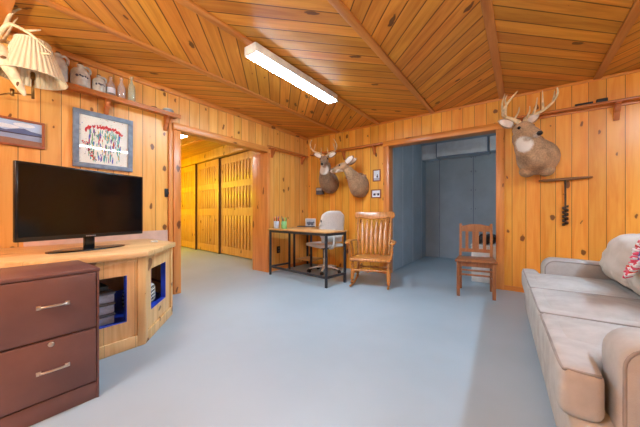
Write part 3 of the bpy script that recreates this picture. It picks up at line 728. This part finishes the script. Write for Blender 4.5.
# ------------------------------------------------------------------ swing-arm wall lamp
LX, LY = -3.125, .413
t = thing('wall_lamp', 'brass swing-arm wall lamp with a cream pleated shade, left of the jugs', 'lamp', (ROOM_X0, .2, 1.94))
q = Vector((ROOM_X0, .2, 1.94)); S_ = Vector((LX, LY, 0))-Vector((q.x, q.y, 0))
MB().lathe([(.045, .001), (.045, .012), (.02, .02)], (0, 0, 0), 18, 'X').build('wall_plate', 'brass', t)
e1 = Vector((.27, .11, 0)); 
MB().tube([(0.01, 0, 0), e1], .006, 8).tube([e1-Vector((0, 0, .02)), e1+Vector((0, 0, .03))], .012, 10).tube([e1, Vector((S_.x, S_.y, 0))], .006, 8).tube([(S_.x, S_.y, -.03), (S_.x, S_.y, .17)], .009, 8).build('swing_arm', 'brass', t)
MB().lathe([(.012, .12), (.015, .13), (.015, .17), (.011, .18)], (S_.x, S_.y, 0), 14).build('socket', 'brass', t)
MB().ball((S_.x, S_.y, .235), (.03, .03, .045)).build('bulb', 'white', t)
b = MB(); n = 144; vs = []
for z, r in ((.13, .2), (.22, .168), (.32, .132), (.415, .1)):
    for k in range(n):
        a_ = 2*pi*k/n; rr_ = r*(1+.022*(1 if (k//2) % 2 else -1)); vs.append((S_.x+rr_*cos(a_), S_.y+rr_*sin(a_), z))
fs = [(i*n+k, i*n+(k+1) % n, (i+1)*n+(k+1) % n, (i+1)*n+k) for i in range(3) for k in range(n)]
b.add(vs, fs, False); o = b.build('lamp_shade', 'shade', t); sm = o.modifiers.new('th', 'SOLIDIFY'); sm.thickness = .002
b = MB()
for z, r in ((.13, .203), (.415, .103)): b.tube([(S_.x+r*cos(2*pi*k/36), S_.y+r*sin(2*pi*k/36), z) for k in range(37)], .004, 6)
for k in range(3): b.tube([(S_.x+.103*cos(k*2.09), S_.y+.103*sin(k*2.09), .413), (S_.x, S_.y, .30)], .002, 5)
b.tube([(S_.x, S_.y, .17), (S_.x, S_.y, .31)], .003, 5)
b.build('shade_rim', 'shade', o)

# ------------------------------------------------------------------ television stand, television and what is inside
t = thing('tv_stand', 'pale pine corner-cut television stand with blue-edged window openings', 'tv stand', (-2.9, .63, 0))
T = Vector((-2.9, .63, 0))
def loc2(poly): return [(x-T.x, y-T.y) for x, y in poly]
outer = [(-3.44, -.10), (-2.80, -.10), (-2.285, .345), (-2.285, .915), (-2.78, 1.36), (-3.44, 1.36)]
MB().prism(loc2(outer), .672, .715, .006, 2).build('top', 'stand_top', t)
inn = [(-3.43, -.07), (-2.81, -.07), (-2.335, .355), (-2.335, .90), (-2.80, 1.325), (-3.43, 1.325)]
def face_panel(p, q, win, name='front_panel', z0=.075, z1=.672, th=.02):
    p, q = Vector((*p, 0))-T, Vector((*q, 0))-T; d = (q-p); Lh = d.length; ang = math.atan2(d.y, d.x)
    X = Matrix.Translation(p) @ Matrix.Rotation(ang, 4, 'Z')
    b = MB(); b.X = X; a0, a1, w0, w1 = win
    b.box(0, a0, 0, th, z0, z1).box(a1, Lh, 0, th, z0, z1).box(a0, a1, 0, th, z0, w0).box(a0, a1, 0, th, w1, z1)
    # raised corner posts and rails
    b.bbox(-.004, .045, -.014, 0, .0, z1, .003).bbox(Lh-.045, Lh+.004, -.014, 0, 0, z1, .003)
    b.bbox(.045, Lh-.045, -.014, 0, .0, z0+.01, .003).bbox(.045, Lh-.045, -.008, 0, z1-.03, z1, .003)
    o = b.build(name, 'stand', t)
    e = MB(); e.X = X
    e.box(a0, a1, .001, th+.02, w0-.001, w0+.006).box(a0, a0+.006, .001, th+.02, w0, w1).box(a1-.006, a1, .001, th+.02, w0, w1)
    e.build('window_edge', 'blue', o)
    return o
# panels are laid so that local -Y faces the room
face_panel(inn[2], inn[3], (.11, .435, .205, .545))
face_panel(inn[3], inn[4], (.14, .48, .215, .55))
face_panel(inn[1], inn[2], (.14, .48, .215, .55))
for yy in (1.305, -.07): MB().box(-3.43-T.x, -2.82-T.x, yy-T.y, yy+.02-T.y, 0, .672).build('side_panel', 'stand', t)
inn2 = [(-3.42, -.04), (-2.83, -.04), (-2.37, .37), (-2.37, .88), (-2.82, 1.29), (-3.42, 1.29)]
MB().prism(loc2(inn2), .17, .19).build('shelf', 'blue', t)
for i in range(3):
    bx = thing('storage_case', ['bottom grey plastic case of the stack inside the television stand', 'middle grey plastic case of the stack inside the television stand', 'top grey plastic case of the stack inside the television stand'][i], 'case', (-2.56, .57, .191+i*.079), 0, 'cases stacked inside the television stand')
    MB().bbox(-.14, .14, -.17, .17, 0, .06, .008).build('tub', 'greycase', bx); MB().bbox(-.146, .146, -.176, .176, .061, .077, .006).build('lid', 'greylid', bx)
o = MB().bbox(-.12, .12, -.15, .15, 0, .04, .006).build('media_box', 'black', None, (-2.56, .56, .431)); tag(o, 'flat black box on top of the grey cases in the stand', 'box')
t2 = thing('zigzag_bag', 'black and white zigzag cloth bag inside the television stand', 'bag', (-2.68, 1.0, .191), -.75)
MB().pad(-.13, .13, -.09, .09, 0, .19, .05, (.01, .01, .01), 8, .003).build('body', 'zig', t2)
MB().tube(curve([(-.06, 0, .18), (-.05, 0, .23), (.05, 0, .23), (.06, 0, .18)], 4), .008, 6).build('handle', 'black', t2)
tag(MB().bbox(0, .008, 0, 1.2, .0, .8, .002).build('hardboard_sheet', 'paleboard', None, (ROOM_X0+.002, .4, .0)), 'pale pinkish hardboard sheet leaning on the wall behind the television stand', 'board')

p0, p1 = Vector((-2.655, .262, 0)), Vector((-2.905, 1.10, 0)); c_ = (p0+p1)/2; Wt = (p1-p0).length; ang = math.atan2((p1-p0).y, (p1-p0).x)
t = thing('television', 'black flat-screen television standing on the pale pine stand', 'television', (c_.x, c_.y, .7155), ang)
h0, h1 = .095, .63
b = MB(); b.bbox(-Wt/2, Wt/2, -.02, .012, h0, h1, .006)
b.bbox(-Wt/2+.1, Wt/2-.1, .012, .045, h0+.08, h1-.08, .01); b.build('casing', 'tvbezel', t)
MB().box(-Wt/2+.014, Wt/2-.014, -.0212, -.0195, h0+.03, h1-.014).build('screen', 'tvscreen', t)
b = MB()
for i, cx in enumerate((-.03, -.018, -.006, .006, .018, .03)): b.box(cx-.004, cx+.004, -.0215, -.02, h0+.012, h0+.018)
b.build('brand_mark', 'silver', t)
MB().bbox(-.035, .035, -.012, .02, .012, h0+.02, .006).build('neck', 'tvbezel', t)
bb = MB(); bb.X = Matrix.Diagonal((1, .42, 1, 1)); bb.lathe([(.27, 0), (.275, .004), (.272, .009), (.2, .011), (.05, .014)], seg=40); bb.build('stand_base', 'tvbezel', t)
tag(MB().bbox(-.012, .012, -.03, .03, 0, .018, .004).build('remote_receiver', 'white', None, (-2.92, 1.22, .7155), -.3), 'small white gadget on the stand top right of the television', 'gadget')

# ------------------------------------------------------------------ brown filing cabinet
t = thing('filing_cabinet', 'brown two-drawer steel filing cabinet in the left foreground', 'filing cabinet', (-2.06, .306, 0))
fx = .205
MB().bbox(-.205, fx-.006, -.192, .192, 0, .09, .003).bbox(-.205, fx-.012, -.192, .192, .09, .69, .003).bbox(-.207, fx, -.195, .195, .686, .705, .004).bbox(fx-.02, fx-.001, .18, .192, .0, .69, .003).bbox(fx-.02, fx-.001, -.192, -.18, .0, .69, .003).build('body', 'cabinet', t)
for z0, z1, zh in ((.1, .382, .238), (.392, .682, .551)):
    d = MB().bbox(fx-.011, fx+.004, -.177, .177, z0, z1, .004).build('drawer', 'cabinet', t)
    b = MB(); b.tube(curve([(fx+.004, -.04, zh-.004), (fx+.02, -.032, zh), (fx+.024, .01, zh+.001), (fx+.02, .052, zh), (fx+.004, .06, zh-.004)], 4), .0055, 8)
    b.bbox(fx+.003, fx+.008, -.052, -.034, zh-.012, zh+.008, .002).bbox(fx+.003, fx+.008, .05, .07, zh-.012, zh+.008, .002)
    b.build('handle', 'chrome', d)
    if z0 < .2:
        lk = MB().lathe([(.012, 0), (.012, .006), (.009, .008)], (fx+.004, 0, .362), 16, 'X').build('lock', 'chrome', d)

# ------------------------------------------------------------------ desk with steel frame
dv = Vector((1.2, -.15, 0)); ang = math.atan2(-.13, 1.2)
t = thing('desk', 'oak-topped desk with charcoal steel frame in the far left corner', 'desk', (-3.33, 3.14, 0), ang)
DL, DW, DH = 1.24, .44, .755
MB().bbox(-.01, DL+.01, -.01, DW+.01, DH-.022, DH, .003).build('desktop', 'desktop', t)
b = MB(); q = .028
b.box(0, DL, 0, q, DH-.06, DH-.023).box(0, DL, DW-q, DW, DH-.06, DH-.023).box(0, q, 0, DW, DH-.06, DH-.023).box(DL-q, DL, 0, DW, DH-.06, DH-.023)
b.box(0, q, q, DW-q, .12, .12+q).box(DL-q, DL, q, DW-q, .12, .12+q).box(q, DL-q, 0, q, .12, .12+q)
b.build('frame', 'blackmetal', t)
for x in (0, DL-q):
    for y in (0, DW-q): MB().box(x, x+q, y, y+q, 0, DH-.06).build('leg', 'blackmetal', t)
t = thing('side_table', 'low-shelved side table with dark legs behind the desk in the corner', 'side table', (-3.45, 3.84, 0))
MB().bbox(0, .47, -.02, .44, .73, .75, .003).build('tabletop', 'desktop', t)
MB().bbox(.05, .42, .03, .39, .14, .16, .003).build('shelf', 'desktop', t)
for x in (0.02, .42):
    for y in (0, .39): MB().box(x, x+.028, y, y+.028, 0, .73).build('leg', 'blackmetal', t)
# things on the desk
def on_desk(u, v): return Vector((-3.33, 3.14, 0))+Matrix.Rotation(ang, 3, 'Z') @ Vector((u, v, 0))
def pen_cup(u, v, label, cols, cup, grp='pen holders on the desk'):
    p = on_desk(u, v); t = thing('pen_holder', label, 'pen holder', (p.x, p.y, DH+.0005), 0, grp); t.scale = (1.15, 1.15, 1.25)
    MB().lathe([(.036, 0), (.038, .003), (.038, .095), (.034, .095), (.034, .01), (.001, .01)], seg=20, cap=True).build('cup', cup, t)
    for i, c in enumerate(cols):
        a_ = i*2*pi/len(cols)+.3; MB().tube([(.012*cos(a_), .012*sin(a_), .012), (.034*cos(a_), .034*sin(a_), .12+.012*(i % 3)), (.037*cos(a_), .037*sin(a_), .14+.012*(i % 3))], [.0045, .0055, .003], 7).build('pen', c, t)
pen_cup(.06, .10, 'left pen holder on the desk packed with red and blue pens', ['p_red', 'p_blue', 'green', 'p_pur', 'p_red', 'p_dark'], 'glassgrey')
p = on_desk(.15, .17)
t = thing('spray_bottle', 'dark blue bottle with a red cap standing on the desk', 'bottle', (p.x, p.y, DH+.0005))
MB().lathe([(.03, 0), (.032, .01), (.032, .08), (.02, .11), (.012, .12)], seg=18).build('body', 'navy', t)
MB().lathe([(.014, .12), (.014, .155), (.008, .16)], seg=14).build('cap', 'p_red', t)
MB().lathe([(.0326, .025), (.0326, .065)], seg=18, cap=False).build('paper_label', 'green', t)
pen_cup(.235, .12, 'right pen holder on the desk holding green markers', ['green', 'lime', 'p_dark', 'green'], 'p_green')
t = thing('photo_stand', 'small white-framed photo standing on the corner side table', 'picture', (-3.24, 4.12, .7505), .45)
b = MB().bbox(-.1, .1, -.006, .006, 0, .016, .002).bbox(-.1, .1, -.006, .006, .139, .155, .002).bbox(-.1, -.084, -.006, .006, .016, .139, .002).bbox(.084, .1, -.006, .006, .016, .139, .002); b.build('frame', 'white', t)
b = MB().box(-.084, .084, -.002, .004, .016, .139); b.cur = 1
for x, z, r in ((-.05, .07, .024), (-.015, .075, .022), (.025, .065, .026), (.06, .08, .018), (-.03, .05, .03), (.03, .05, .03)): b.ball((x, -.0025, z), (r, .0015, r))
b.build('photo', ['glassgrey', 'greylid'], t)
MB().beam((0, .006, .1), (0, .07, .002), .02, .003).build('easel', 'white', t)
t = thing('closed_laptop', 'flat dark laptop lying on the corner side table', 'laptop', (-3.2, 3.93, .7505), .1)
MB().bbox(-.16, .16, -.05, .06, 0, .012, .003).build('base', 'greylid', t); MB().bbox(-.16, .16, -.05, .06, .0125, .02, .003).build('lid', 'black', t)

# ------------------------------------------------------------------ office chair
ocx, ocy = -2.70, 3.83
t = thing('office_chair', 'white mesh-backed swivel office chair behind the desk', 'office chair', (ocx, ocy, 0), rad(-22))
# local front is -X (seat extends to the left), back at +X
b = MB()
for k in range(5):
    a_ = 2*pi*k/5+.5; b.loft([(0, 0, .10), (.15*cos(a_), .15*sin(a_), .095), (.27*cos(a_), .27*sin(a_), .07)], [(.026, .018), (.022, .014), (.016, .011)], 10)
b.lathe([(.045, .06), (.05, .12), (.035, .14)], seg=18); b.build('star_base', 'white', t)
for k in range(5):
    a_ = 2*pi*k/5+.5; c = (.27*cos(a_), .27*sin(a_), .029)
    g = MB(); g.X = Matrix.Translation(c) @ Matrix.Rotation(a_+.6, 4, 'Z')
    g.lathe([(.028, -.024), (.028, -.005), (.012, -.004), (.012, .004), (.028, .005), (.028, .024)], (0, 0, 0), 16, 'Y').tube([(0, 0, 0), (0, 0, .04)], .008, 8); g.build('caster', 'black', t)
MB().lathe([(.026, .14), (.026, .24), (.018, .24), (.018, .41)], seg=16).build('gas_column', 'white', t)
MB().bbox(-.12, .14, -.1, .1, .405, .435, .01).build('seat_mechanism', 'black', t)
MB().pad(-.27, .22, -.24, .24, .435, .50, .032, (0, 0, .006), 10).build('seat', 'mesh', t)
b = MB(); n, m_ = 14, 16; vs = []
def bw(h): return .215+.03*sin(pi*min(1, h*1.0))**1.0+.0*h - (.05*max(0, (h-.86)/.14)**2)-(.05*max(0, (.15-h)/.15)**2)
for sgn in (0, 1):
    for i in range(m_+1):
        h = i/m_; z = .545+h*.50
        for j in range(n+1):
            v = j/n*2-1; x = .235+.05*h**1.3-.035*(1-v*v)*0+.035*(-(v*v))*(1)+.03*sin(pi*h)*-.6; vs.append((x+(0.016 if sgn else 0), v*bw(h), z-(abs(v)**4)*.03*(1 if h > .5 else -1)))
N = (m_+1)*(n+1)
fs = []
for i in range(m_):
    for j in range(n):
        a0 = i*(n+1)+j; fs.append((a0, a0+1, a0+n+2, a0+n+1)); a1 = a0+N; fs.append((a1+n+1, a1+n+2, a1+1, a1))
for i in range(m_):
    for j in (0, n):
        a0 = i*(n+1)+j; f = (a0, a0+n+1, a0+n+1+N, a0+N); fs.append(f if j == 0 else f[::-1])
for j in range(n):
    for i in (0, m_):
        a0 = i*(n+1)+j; f = (a0, a0+N, a0+1+N, a0+1); fs.append(f if i == 0 else f[::-1])
b.add(vs, fs, True); b.build('backrest', 'mesh', t)
MB().tube(curve([(.12, 0, .42), (.24, 0, .44), (.275, 0, .55), (.275, 0, .75)], 5), .018, 10).bbox(.245, .275, -.15, .15, .60, .64, .01).build('back_support', 'white', t)
MB().bbox(.20, .215, -.2, .2, .53, .60, .006).build('lumbar_pad', 'mesh', t)
MB().bbox(.24, .262, -.243, -.225, .86, .9, .004).build('side_tab', 'black', t)

# ------------------------------------------------------------------ rocking chair
t = thing('rocking_chair', 'oak rocking chair with slatted back standing left of the alcove opening', 'rocking chair', (-1.73, 3.62, 0), rad(19.5))
for sd in (-1, 1):
    x = .245*sd
    pts = [(x, -.36, .035), (x, -.2, .02), (x, 0, .012), (x, .2, .028), (x, .36, .075), (x, .46, .12)]
    c = curve(pts, 4); b = MB(); b.loft(c, [(.014, .017)]*len(c), 8); b.build('runner', 'oak', t)
def turned(p, q, r, n=5):
    p, q = Vector(p), Vector(q); pts, rr = [], []
    pat = [(.0, .7), (.08, .8), (.14, .55), (.18, 1.1), (.24, .7), (.45, 1.05), (.62, .8), (.78, .6), (.82, 1.1), (.87, .6), (1, .75)]
    for k, s_ in pat: pts.append(p.lerp(q, k)); rr.append(r*s_)
    return MB().tube(pts, rr, 10)
for sd in (-1, 1):
    turned((.245*sd, -.22, .04), (.235*sd, -.20, .35), .027).build('leg', 'oak', t)
    turned((.235*sd, .2, .045), (.21*sd, .17, .35), .026).build('leg', 'oak', t)
turned((-.235, -.21, .22), (.235, -.21, .22), .02).build('stretcher', 'oak', t)
turned((-.225, .18, .2), (.225, .18, .2), .017).build('stretcher', 'oak', t)
for sd in (-1, 1): turned((.24*sd, -.21, .17), (.22*sd, .18, .15), .015).build('stretcher', 'oak', t)
MB().prism([(-.27, -.26), (.27, -.26), (.285, -.2), (.27, .1), (.24, .23), (-.24, .23), (-.27, .1), (-.285, -.2)], .345, .385, .012, 3).build('seat', 'oak', t)
TOPY, TOPZ = .42, .96
for sd in (-1, 1):
    turned((.225*sd, .2, .38), (.255*sd, TOPY-.02, TOPZ-.02), .021).build('back_post', 'oak', t)
    c = curve([(.30*sd, -.27, .60), (.315*sd, -.15, .61), (.30*sd, .05, .605), (.265*sd, .27, .59)], 4)
    b = MB(); b.loft(c, [(.024, .015)]*3+[(.034, .016)]*(len(c)-8)+[(.026, .014)]*5, 12)
    b.ball((.30*sd, -.275, .598), (.036, .036, .02)); b.build('armrest', 'oak', t)
    turned((.275*sd, -.17, .38), (.30*sd, -.2, .6), .02).build('arm_post', 'oak', t)
    turned((.265*sd, .0, .38), (.29*sd, .0, .6), .015).build('arm_post', 'oak', t)
for i in range(6):
    u = (i-2.5)/2.5; x0, x1 = u*.16, u*.185
    c = curve([(x0, .19, .38), (x0*1.03, .22, .55), (x0*1.08, .29, .72), (x1, TOPY-.05, TOPZ-.06)], 4); n = len(c)
    rr = [(.014+.017*sin(pi*min(1, k/(n-1)*1.05))**1.0, .0075) for k in range(n)]
    MB().loft(c, rr, 8, True, (0, 1, 0)).build('back_slat', 'oak', t)
b = MB(); pr = []
outl = [(-.30, -.045), (-.315, 0), (-.30, .05), (-.25, .062), (-.16, .05), (0, .06), (.16, .05), (.25, .062), (.30, .05), (.315, 0), (.30, -.045), (.25, -.05), (.22, -.03), (.14, -.055), (0, -.06), (-.14, -.055), (-.22, -.03), (-.25, -.05)]
b.X = Matrix.Translation((0, TOPY, TOPZ+.01)) @ Matrix.Rotation(rad(90-16), 4, 'X'); b.prism(outl, -.012, .014, .006, 2); b.build('crest_rail', 'oak', t)

# ------------------------------------------------------------------ small wooden chair
t = thing('wooden_chair', 'small brown wooden side chair standing in front of the alcove opening', 'chair', (-.455, 3.9, 0), rad(7))
for sd in (-1, 1):
    MB().bbox(.185*sd-.018, .185*sd+.018, -.2, -.164, 0, .415, .003).build('leg', 'chairwood', t)
    b = MB(); x = .175*sd
    b.beam((x, .215, 0), (x, .175, .42), .032, .03).beam((x, .175, .41), (x, .235, .865), .03, .03); b.build('rear_leg_and_post', 'chairwood', t)
MB().prism([(-.22, -.215), (.22, -.215), (.2, .155), (-.2, .155)], .415, .445, .008, 2).build('seat', 'chairwood', t)
MB().box(-.17, .17, -.195, -.175, .365, .415).box(-.17, .17, .16, .178, .365, .415).box(-.195, -.175, -.17, .16, .365, .415).box(.175, .195, -.17, .16, .365, .415).build('apron', 'chairwood', t)
for z in (.31, .255): MB().bbox(-.17, .17, -.19, -.176, z, z+.022, .003).build('stretcher', 'chairwood', t)
MB().bbox(-.16, .16, .19, .204, .24, .262, .003).build('stretcher', 'chairwood', t)
for sd in (-1, 1):
    for z in (.2, .29): MB().beam((.182*sd, -.165, z), (.176*sd, .185, z), .012, .02).build('stretcher', 'chairwood', t)
b = MB(); b.X = Matrix.Translation((0, .175, .41)) @ Matrix.Rotation(-math.atan2(.06, .455), 4, 'X')
RX = b.X; b.prism([(-.165, -.008), (.165, -.008), (.165, .008), (-.165, .008)], .085, .13); b.build('lower_rail', 'chairwood', t); b = MB(); b.X = RX
top = [(-.165, .355), (.165, .355), (.165, .43), (.12, .435), (.06, .452), (-.06, .452), (-.12, .435), (-.165, .43)]
vs = [(x, -.009, z) for x, z in top]+[(x, .009, z) for x, z in top]; n = len(top)
b.add(vs, [tuple(range(n)), tuple(range(2*n-1, n-1, -1))]+[(i, n+i, n+(i+1) % n, (i+1) % n) for i in range(n)], False)
b.build('back_rail', 'chairwood', t)
for x, w_ in ((-.1, .036), (0, .076), (.1, .036)):
    b = MB(); b.X = Matrix.Translation((0, .175, .41)) @ Matrix.Rotation(-math.atan2(.06, .455), 4, 'X')
    b.box(x-w_/2, x+w_/2, -.005, .005, .125, .36); b.build('back_splat', 'chairwood', t)

# ------------------------------------------------------------------ sofa
SR = rad(2.8)
t = thing('sofa', 'taupe microfibre three-seat sofa along the right side of the room', 'sofa', (.108, 1.30, 0), SR)
SL, SD, AW = 2.14, .96, .2
MB().bbox(.03, SD, .01, SL-.01, .05, .275, .02, 3).build('base', 'sofa', t)
for x in (.1, .85):
    for y in (.1, SL-.1): MB().lathe([(.025, 0), (.03, .05)], (x, y, 0), 12).build('foot', 'black', t)
def piping(path, parent, r=.0055):
    c = [Vector(p) for p in path]; MB().tube(c, r, 6).build('piping', 'sofapipe', parent)
zc0, zc1 = .272, .455
ys = [(.0, .665), (.668, 1.29), (1.293, SL)]
for i, (y0, y1) in enumerate(ys):
    b = MB()
    if i == 0: poly = [(0, y0), (.125, y0), (.135, AW+.012), (.62, AW+.012), (.62, y1), (0, y1)]
    elif i == 1: poly = [(0, y0), (.62, y0), (.62, y1), (0, y1)]
    else: poly = [(0, y0), (.62, y0), (.62, y1-AW-.012), (.135, y1-AW-.012), (.125, y1), (0, y1)]
    bm = bmesh.new(); vs = [bm.verts.new((x, y, zc0)) for x, y in poly]; f = bm.faces.new(vs)
    r = bmesh.ops.extrude_face_region(bm, geom=[f])
    for v in r['geom']:
        if isinstance(v, bmesh.types.BMVert): v.co.z = zc1
    bmesh.ops.recalc_face_normals(bm, faces=bm.faces[:])
    bmesh.ops.bevel(bm, geom=bm.edges[:], offset=.042, segments=5, affect='EDGES', profile=.55)
    b.frombm(bm, True)
    b.pad(.03, .60, max(y0, AW+.02 if i == 0 else y0)+.035, min(y1, SL-AW-.02 if i == 2 else y1)-.035, zc0+.05, zc1-.004, .05, (0, 0, .034), 12)
    o = b.build('seat_cushion', 'sofa', t)
    e0, e1 = y0+.012, y1-.012
    piping(curve([(.58, e0+(AW if i == 0 else 0), zc1-.012), (.2, e0+(AW if i == 0 else 0), zc1-.010)] if i else [(.115, e0, zc1-.012), (.07, e0, zc1-.012)], 3)[:-1]
           + curve([(.07, e0, zc1-.012), (.03, e0+.006, zc1-.012), (.012, e0+.03, zc1-.012), (.010, (y0+y1)/2, zc1-.010), (.012, e1-.03, zc1-.012), (.03, e1-.006, zc1-.012), (.07, e1, zc1-.012)], 4)
           + ([Vector((.58, e1, zc1-.012))] if i < 2 else []), o)
for y0 in (.0, SL-AW):
    c = MB(); vs = []
    def side(d):
        R_ = .09-d
        a_ = [(.15+d, .06), (.15+d, .3), (.15+d, .495)]+[(.24-R_*cos(k*pi/12), .495+R_*sin(k*pi/12)) for k in range(1, 6)]
        return a_+[(.24, .585-d), (.4, .582-d), (.7, .568-d), (SD-.002, .555-d), (SD-.002, .06)]
    yl = [(0, .024), (.004, .012), (.012, .004), (.024, 0), (AW-.024, 0), (AW-.012, .004), (AW-.004, .012), (AW, .024)]
    for yy, d in yl: vs += [(x, y0+yy, z) for x, z in side(d)]
    n = len(side(0)); m_ = len(yl)
    c.add(vs, [(i_*n+k, i_*n+(k+1) % n, (i_+1)*n+(k+1) % n, (i_+1)*n+k) for i_ in range(m_-1) for k in range(n)]+[tuple(range(n-1, -1, -1)), tuple((m_-1)*n+k for k in range(n))], True)
    o = c.build('armrest', 'sofa', t)
    for yy in (y0+.003, y0+AW-.003): piping([(x, yy, z) for x, z in side(.016)[:-1]], o)
MB().pad(.70, SD, AW-.05, SL-AW+.05, .1, .86, .07, (0, 0, 0), 10).build('back_frame', 'sofa', t)
for i, (y0, y1) in enumerate(((AW+.01, .78), (.79, 1.36), (1.37, SL-AW-.01))):
    b = MB(); b.X = Matrix.Translation((.60, 0, .47)) @ Matrix.Rotation(rad(17), 4, 'Y')
    b.pad(-.12, .12, y0, y1, 0, .385, .118, (.03, .0, .0), 18, .006)
    b.build('back_cushion', 'pillow', t)
# throw pillow with pompom fringe
X = Matrix.Translation((.735, 2.33, .725)) @ Matrix.Rotation(rad(-6), 4, 'Z') @ Matrix.Rotation(rad(22), 4, 'Y') @ Matrix.Rotation(rad(42), 4, 'X')
t = thing('throw_pillow', 'throw pillow with blue centre and pink pompom fringe on the sofa', 'pillow', (.615, 2.32, .46))
Y = Matrix.Translation((0, 0, -.46)) @ Matrix.Translation((-.615, -2.32, 0)) @ X
def pillow_shape(b, h, th, x_off=0.0, n=18):
    vs = []
    for sg in (-1, 1):
        for i in range(n+1):
            for j in range(n+1):
                u, v = i/n*2-1, j/n*2-1; vs.append((sg*th*((1-u*u)*(1-v*v))**.45+x_off, u*h, v*h))
    N = (n+1)**2; fs = []
    for i in range(n):
        for j in range(n):
            a0 = i*(n+1)+j; fs.append((a0, a0+n+1, a0+n+2, a0+1)); fs.append((a0+N+1, a0+N+n+2, a0+N+n+1, a0+N))
    b.add(vs, fs, True)
b = MB(); b.X = Y @ Matrix.Translation((-.14, 0, .02)); pillow_shape(b, .12, .05); b.build('cover', 'pillow', t)
b = MB(); b.X = Y @ Matrix.Translation((-.14, 0, .02)); pillow_shape(b, .085, .025, -.032); b.build('blue_panel', 'navy', t)
b = MB(); rnd = random.Random(3); b.X = Y @ Matrix.Translation((-.14, 0, .02))
for k in range(200):
    s_ = rnd.random()*4; e, f_ = int(s_), (s_ % 1)*2-1; q = .10+rnd.random()*.045
    u, v = [(f_, 1), (1, f_), (f_, -1), (-1, f_)][e]
    y, z = (u*q if e % 2 == 0 else u*q), v*q
    b.cur = rnd.choice([0, 0, 0, 1, 1, 2]); b.tube([(-.03, y*.9, z*.9), (-.046-rnd.random()*.015, y*1.02, z*1.02), (-.045-rnd.random()*.02, y*1.06, z*1.06)], [.006, .009, .004], 5)
b.build('pompom_fringe', ['pink', 'cloud', 'redcloth'], t)

# ------------------------------------------------------------------ camera and world
cam = bpy.data.cameras.new('camera'); co_ = bpy.data.objects.new('camera', cam); C.objects.link(co_)
cam.sensor_fit = 'HORIZONTAL'; cam.sensor_width = 36; cam.lens = 274.6/640*36; cam.clip_start = .05
co_.location = (0, 0, 1); co_.rotation_euler = (pi/2, 0, YAW)
S.camera = co_
wld = bpy.data.worlds.new('world'); S.world = wld; wld.use_nodes = True
wld.node_tree.nodes['Background'].inputs[0].default_value = (.8, .85, 1, 1); wld.node_tree.nodes['Background'].inputs[1].default_value = .3
S.view_settings.view_transform = 'Standard'; S.view_settings.look = 'None'; S.view_settings.gamma = 1; S.view_settings.exposure = 2.25
S.view_settings.use_curve_mapping = False
